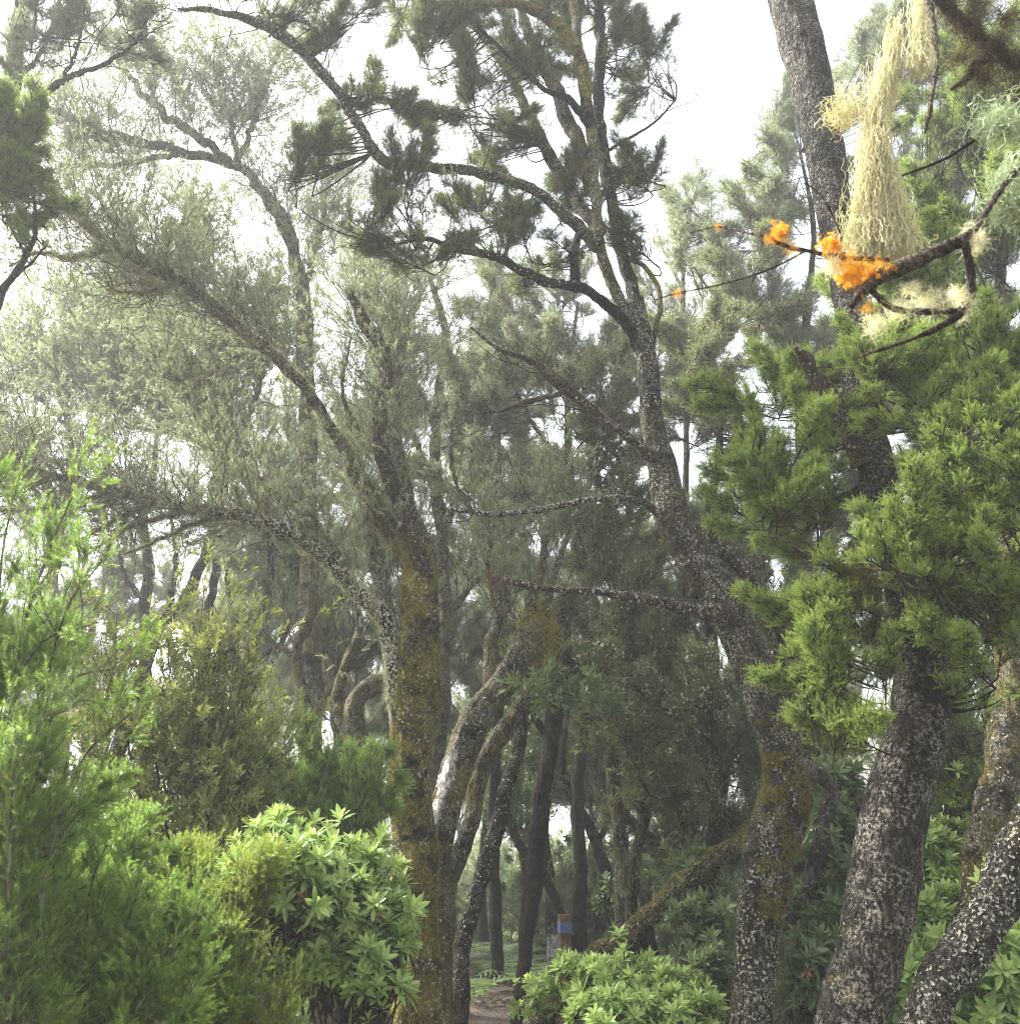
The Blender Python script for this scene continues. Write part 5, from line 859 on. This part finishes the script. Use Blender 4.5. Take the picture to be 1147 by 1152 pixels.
# ================================================================== wooden post and split stump
pq = at(636, 1100, 10.2); gx, gy = pq[0], pq[1]; gzz = float(gz(gx, gy)); m = mpp(636, 1060, 10.2)
t = thing('waymarker_post', 'short square wooden waymark post with a blue band near its top', 'post', (gx, gy, gzz)); top = at(636, 1029, 10.2)[2]; hw = 6.6 * m; bz = at(636, 1037, 10.2)[2]; bz2 = at(636, 1049, 10.2)[2]
def boxmb(mb, c, s, bev=.0, rot=0, taper=1.0):
    c = A_(*c); v = []
    for z in (-1, 1):
        k_ = taper if z > 0 else 1
        for a_, b_ in ((-1, -1), (1, -1), (1, 1), (-1, 1)):
            x_, y_ = a_ * s[0] * k_, b_ * s[1] * k_
            if bev:
                for (p_, q_) in (((a_ * (s[0] * k_ - bev)), y_), (x_, b_ * (s[1] * k_ - bev))) if a_ * b_ < 0 else ((x_, b_ * (s[1] * k_ - bev)), ((a_ * (s[0] * k_ - bev)), y_)): v.append((p_ * math.cos(rot) - q_ * math.sin(rot), p_ * math.sin(rot) + q_ * math.cos(rot), z * s[2]))
            else: v.append((x_ * math.cos(rot) - y_ * math.sin(rot), x_ * math.sin(rot) + y_ * math.cos(rot), z * s[2]))
    n = len(v) // 2; v = np.array(v) + c; mb.add(v, [[i, (i + 1) % n, n + (i + 1) % n, n + i] for i in range(n)])
    mb.add(v[n:], [list(range(n))]); mb.add(v[:n], [list(range(n))[::-1]])
wood = barkmat('weathered post wood', (.22, .13, .06), (.40, .26, .13), (.10, .12, .03), .2, None, 0, streak=12, bump=.3)
mb = MB(); boxmb(mb, (gx, gy, (gzz - .2 + top) / 2), (hw, hw, (top - gzz + .2) / 2), .008, .15); mb.build('pole', wood, t)
blue, N_, L_, P_ = newmat('faded blue paint'); tcc = N_.new('ShaderNodeTexCoord'); L_.new(ramp_(N_, L_, noise(N_, L_, 30, 6, tcc.outputs['Object'], .8), [(.35, (.10, .14, .34)), (.62, (.14, .19, .42)), (.70, (.5, .52, .55))]), P_.inputs['Base Color']); P_.inputs['Roughness'].default_value = .7
mb = MB(); boxmb(mb, (gx, gy, (bz + bz2) / 2), (hw + .003, hw + .003, (bz - bz2) / 2), .008, .15); mb.build('blue_band', blue, t)
t = thing('barrier_board', 'low dark crossboard with a pale grey weathered face behind the post', 'board', (gx, gy + .12, gzz))
c0 = at(623, 1052, 10.3); c1 = at(626, 1100, 10.3); greyw = barkmat('pale grey weathered board', (.55, .56, .58), (.72, .73, .75), (.10, .12, .04), .25, (.15, .13, .12), .3, streak=10, bump=.3)
mb = MB(); boxmb(mb, ((c0[0]), c0[1], (c0[2] + gzz) / 2 - .1), (.075, .025, (c0[2] - gzz + .2) / 2), .006, -.1); mb.build('grey_plank', greyw, t)
mb = MB(); r_ = at(648, 1053, 10.35); l_ = at(615, 1053, 10.35); boxmb(mb, ((r_[0] + l_[0]) / 2, r_[1] + .06, r_[2] - .12), ((r_[0] - l_[0]) / 2, .03, .12), .006); mb.build('crossbar', bark_dark, t)

# ================================================================== near branch with orange lichen, and hanging beards
t = thing('foreground_branch', 'dark lichened branch close by, tufted with bright orange lichen', 'branch', tuple(at(1150, 230, 1.55)))
f = [limb(t, [(1180, 150, 1.6, 9), (1128, 210, 1.55, 8), (1105, 245, 1.52, 10), (1085, 268, 1.5, 16), (1050, 285, 1.5, 20), (1010, 302, 1.48, 22), (975, 322, 1.46, 16), (958, 345, 1.45, 8)], bark_brown, rough=.3),
     limb(t, [(1000, 292, 1.48, 7), (960, 290, 1.46, 6), (920, 284, 1.45, 5), (880, 276, 1.44, 6), (862, 262, 1.43, 3)], bark_brown, rough=.3),
     limb(t, [(1085, 275, 1.5, 10), (1092, 310, 1.5, 12), (1085, 345, 1.5, 13), (1055, 368, 1.49, 9), (1015, 385, 1.48, 5), (965, 402, 1.47, 3)], bark_brown, rough=.3),
     limb(t, [(975, 322, 1.46, 8), (1000, 345, 1.46, 9), (1030, 350, 1.47, 8), (1075, 350, 1.5, 7)], bark_brown, rough=.35),
     limb(t, [(945, 262, 1.44, 3), (925, 222, 1.43, 3), (905, 205, 1.42, 3)], bark_brown, rough=.2), limb(t, [(1150, 130, 1.7, 3), (1100, 155, 1.68, 5), (1060, 180, 1.66, 4), (1015, 197, 1.65, 3)], bark_dark, rough=.2)]
mb = MB()
def blob(mb, TS, px, py, d, r, n, sc, tint=(0, 1)):
    c = at(px, py, d); m = mpp(px, py, d); place(mb, TS, c + rng.normal(size=(n, 3)) * r * m * .5, rv(n) + A_(0, -.3, 0), rng.uniform(*sc, n) * m, rng.uniform(*tint, n))
for q in [(960, 308, 1.45, 18, 90), (935, 275, 1.44, 12, 50), (985, 300, 1.46, 12, 40), (878, 262, 1.43, 12, 50), (892, 280, 1.44, 8, 20), (975, 345, 1.46, 10, 20), (950, 290, 1.45, 12, 40), (866, 270, 1.43, 6, 14), (760, 330, 1.5, 4, 8), (808, 255, 1.5, 3, 6), (1000, 300, 1.46, 5, 12)]: blob(mb, HAIR, *q[:4], q[4], (6, 12))
limb(t, [(870, 268, 1.43, 3), (840, 262, 1.46, 2.6), (808, 255, 1.5, 2.2), (775, 262, 1.52, 1.4)], bark_brown); limb(t, [(905, 283, 1.45, 3), (860, 305, 1.47, 2.6), (810, 320, 1.49, 2.2), (760, 330, 1.5, 2), (735, 338, 1.5, 1.2)], bark_brown)
[blob(mb, FLK, *q) for q in ((960, 306, 1.45, 15, 60, (3, 6)), (935, 275, 1.44, 10, 30, (3, 6)), (878, 262, 1.43, 9, 26, (3, 5)), (978, 312, 1.46, 10, 30, (3, 6)))]
mb.build('orange_lichen', L_oran, t)
mb = MB()
for q in [(1098, 272, 1.5, 12, 40), (1045, 340, 1.48, 14, 60), (1085, 345, 1.5, 10, 30), (1010, 350, 1.47, 13, 40), (985, 365, 1.47, 10, 30), (935, 300, 1.45, 8, 30), (1025, 325, 1.48, 10, 20), (1075, 330, 1.5, 8, 20)]: blob(mb, HAIR, *q[:4], q[4], (10, 20))
mb.build('cream_lichen', L_beard, t)
mb = MB()
for b, n in zip(f[:4], (1200, 220, 700, 500)): coat(mb, b, HAIR, n, (.004, .012), tint=(0, .6))
mb.build('dry_tufts', leafmat('purple brown tufts', (.045, .028, .03), (.14, .09, .09), (.2, .15, .13), .3, .8, .1), t)
for b in f[:1]: pass
t = thing('overhead_branch', 'dark bough entering at the top right corner, matted with brown moss', 'branch', tuple(at(1160, 60, 2.0)))
ob = [limb(t, [(1200, 60, 2, 18), (1147, 70, 2, 16), (1110, 48, 2, 14), (1080, 22, 2, 13), (1050, -10, 2, 12), (1030, -40, 2, 12)], bark_brown, rough=.35), limb(t, [(1110, 60, 2, 18), (1085, 90, 2, 8), (1070, 100, 2, 4)], bark_brown, rough=.3), limb(t, [(1040, -10, 2, 14), (1052, 60, 1.9, 8), (1046, 120, 1.85, 6), (1040, 150, 1.85, 3)], bark_brown, rough=.3)]
mb = MB(); [coat(mb, b, MOSS, n, (.008, .024)) for b, n in zip(ob, (1500, 300, 250))]; [blob(mb, HAIR, x_, y_, 2, r_, n_, (14, 30)) for x_, y_, r_, n_ in ((1090, 34, 16, 60), (1115, 58, 14, 60), (1140, 74, 16, 50), (1078, 66, 9, 22), (1106, 88, 10, 26), (1066, 8, 12, 40), (1142, 98, 9, 20), (1130, 20, 12, 30), (1096, 8, 10, 24))]; mb.build('moss', leafmat('dark brown moss', (.02, .012, .007), (.09, .055, .028), (.2, .14, .06), .3, .8, .15), t)
def beard(label, strands_rows, mat, parentname='beard_lichen', curl=.35):
    px, py, d = strands_rows[0][:3]; t_ = thing(parentname, label, 'lichen', tuple(at(px, py, d))); mb = MB()
    for px, py, d, w0, px1, py1, w1, n, K in strands_rows:
        a = rng.random(n) ** .8; u0 = rng.normal(size=n) * .42; m = mpp(px, py, d)
        s0 = np.array([at(px + u * w0, py + (py1 - py) * q * .75, d) for u, q in zip(u0, a)]); s0[:, 1] += rng.normal(size=n) * w0 * m * .35
        # strands hang from where they start; tips reach the beard's lower hem
        P = np.zeros((n, K, 3)); P[:, 0] = s0 + 0
        cx = (px + (px1 - px) * a)
        st = np.array([at(cc + u * (w0 + (w1 - w0) * q), py + (py1 - py) * q * .8, d) for cc, u, q in zip(cx, u0, a)]); st[:, 1] += rng.normal(size=n) * w0 * m * .3; P[:, 0] = st
        en = np.array([at(px1 + u * w1, py1 - abs(rng.normal()) * 6, d) for u in u0]); en[:, 1] = st[:, 1] + rng.normal(size=n) * .01
        full = rng.random(n) < .8; en[~full] = st[~full] + (en[~full] - st[~full]) * rng.uniform(.3, .8, (int((~full).sum()), 1))
        x = np.linspace(0, 1, K)[None, :, None]; P = st[:, None] * (1 - x) + en[:, None] * x
        wv = np.cumsum(rng.normal(size=(n, K, 3)), 1); wv -= wv.mean(1, keepdims=True); P += wv * .0030 * curl / .35 + rng.normal(size=(n, K, 3)) * .0012
        tubes(mb, P, .00075 * np.ones((n, K)) * rng.uniform(.6, 1.3, (n, 1)), 3, 0, rng.random(n))
        k = n // 2; b, dd, _, _ = spawn(P, k, 0, .9, 1.2, -.2, .5); Q = grow(b, dd, rng.uniform(.01, .035, k), 5, -.3, 1.2); tubes(mb, Q, .0006 * np.ones((k, 5)), 3, 0, rng.random(k))
    mb.build('strands', mat, t_); return t_
beard('long cream beard of lichen hanging down to the orange tufted branch', [(1012, 8, 1.75, 12, 992, 120, 15, 220, 26), (994, 55, 1.72, 15, 984, 180, 15, 300, 24), (980, 120, 1.71, 15, 980, 215, 14, 220, 24), (983, 140, 1.7, 15, 990, 292, 44, 900, 30)], L_beard)
beard('shorter cream beard of lichen at the top, right of the long beard', [(1030, -30, 1.72, 13, 1036, 84, 15, 220, 24)], L_beard)
beard('small loose beard of lichen against the dark leaning trunk', [(955, 95, 1.75, 14, 948, 145, 22, 70, 12)], L_beard, curl=1.2)
beard('pale mint lichen bunch at the right edge, upper one', [(1135, 110, 1.65, 30, 1125, 155, 34, 160, 14)], L_mint, curl=1.3)
beard('pale mint lichen bunch at the right edge, lower one', [(1145, 170, 1.6, 24, 1142, 240, 30, 260, 16)], L_mint, curl=1.2)

# ================================================================== litter and ground cover
mb = MB(); n = 9000; y = rng.uniform(4, 16, n); x = path_x(y) + rng.normal(size=n) * 1.0; pp = np.stack([x, y, gz(x, y) + .028], 1)
V = np.array([[-.5, 0, 0], [0, -.22, .12], [.5, 0, .05], [0, .22, .1]]); LT = [(V, np.array([[0, 1, 2], [0, 2, 3]]), np.array([0, .5, 1, .5]))]
place(mb, LT, pp, A_(0, 0, 1) + rng.normal(size=(n, 3)) * .25, rng.uniform(.02, .055, n), rng.random(n))
o = mb.build('fallen_leaves', L_dead, None); o['kind'] = 'stuff'; o['label'] = 'dry brown leaves and twigs strewn over the path'; o['category'] = 'leaf litter'
mb = MB(); n = 20000; y = rng.uniform(3, 20, n) ** 1.0; x = rng.uniform(-.65, .65, n) * (y + 2); k = (np.abs(x - path_x(y)) > .85 + .3 * rng.random(n)) & (fbm(np.stack([x, y, x * 0], 1) * .9) > .36); x, y = x[k], y[k]
pp = np.stack([x, y, gz(x, y)], 1); place(mb, SPRB + ROSS, pp, A_(0, 0, 1) + rng.normal(size=(len(x), 3)) * .35, rng.uniform(.07, .2, len(x)), rng.random(len(x)))
o = mb.build('ground_cover', L_lau, None); o['kind'] = 'stuff'; o['label'] = 'low leafy undergrowth covering the forest floor'; o['category'] = 'undergrowth'
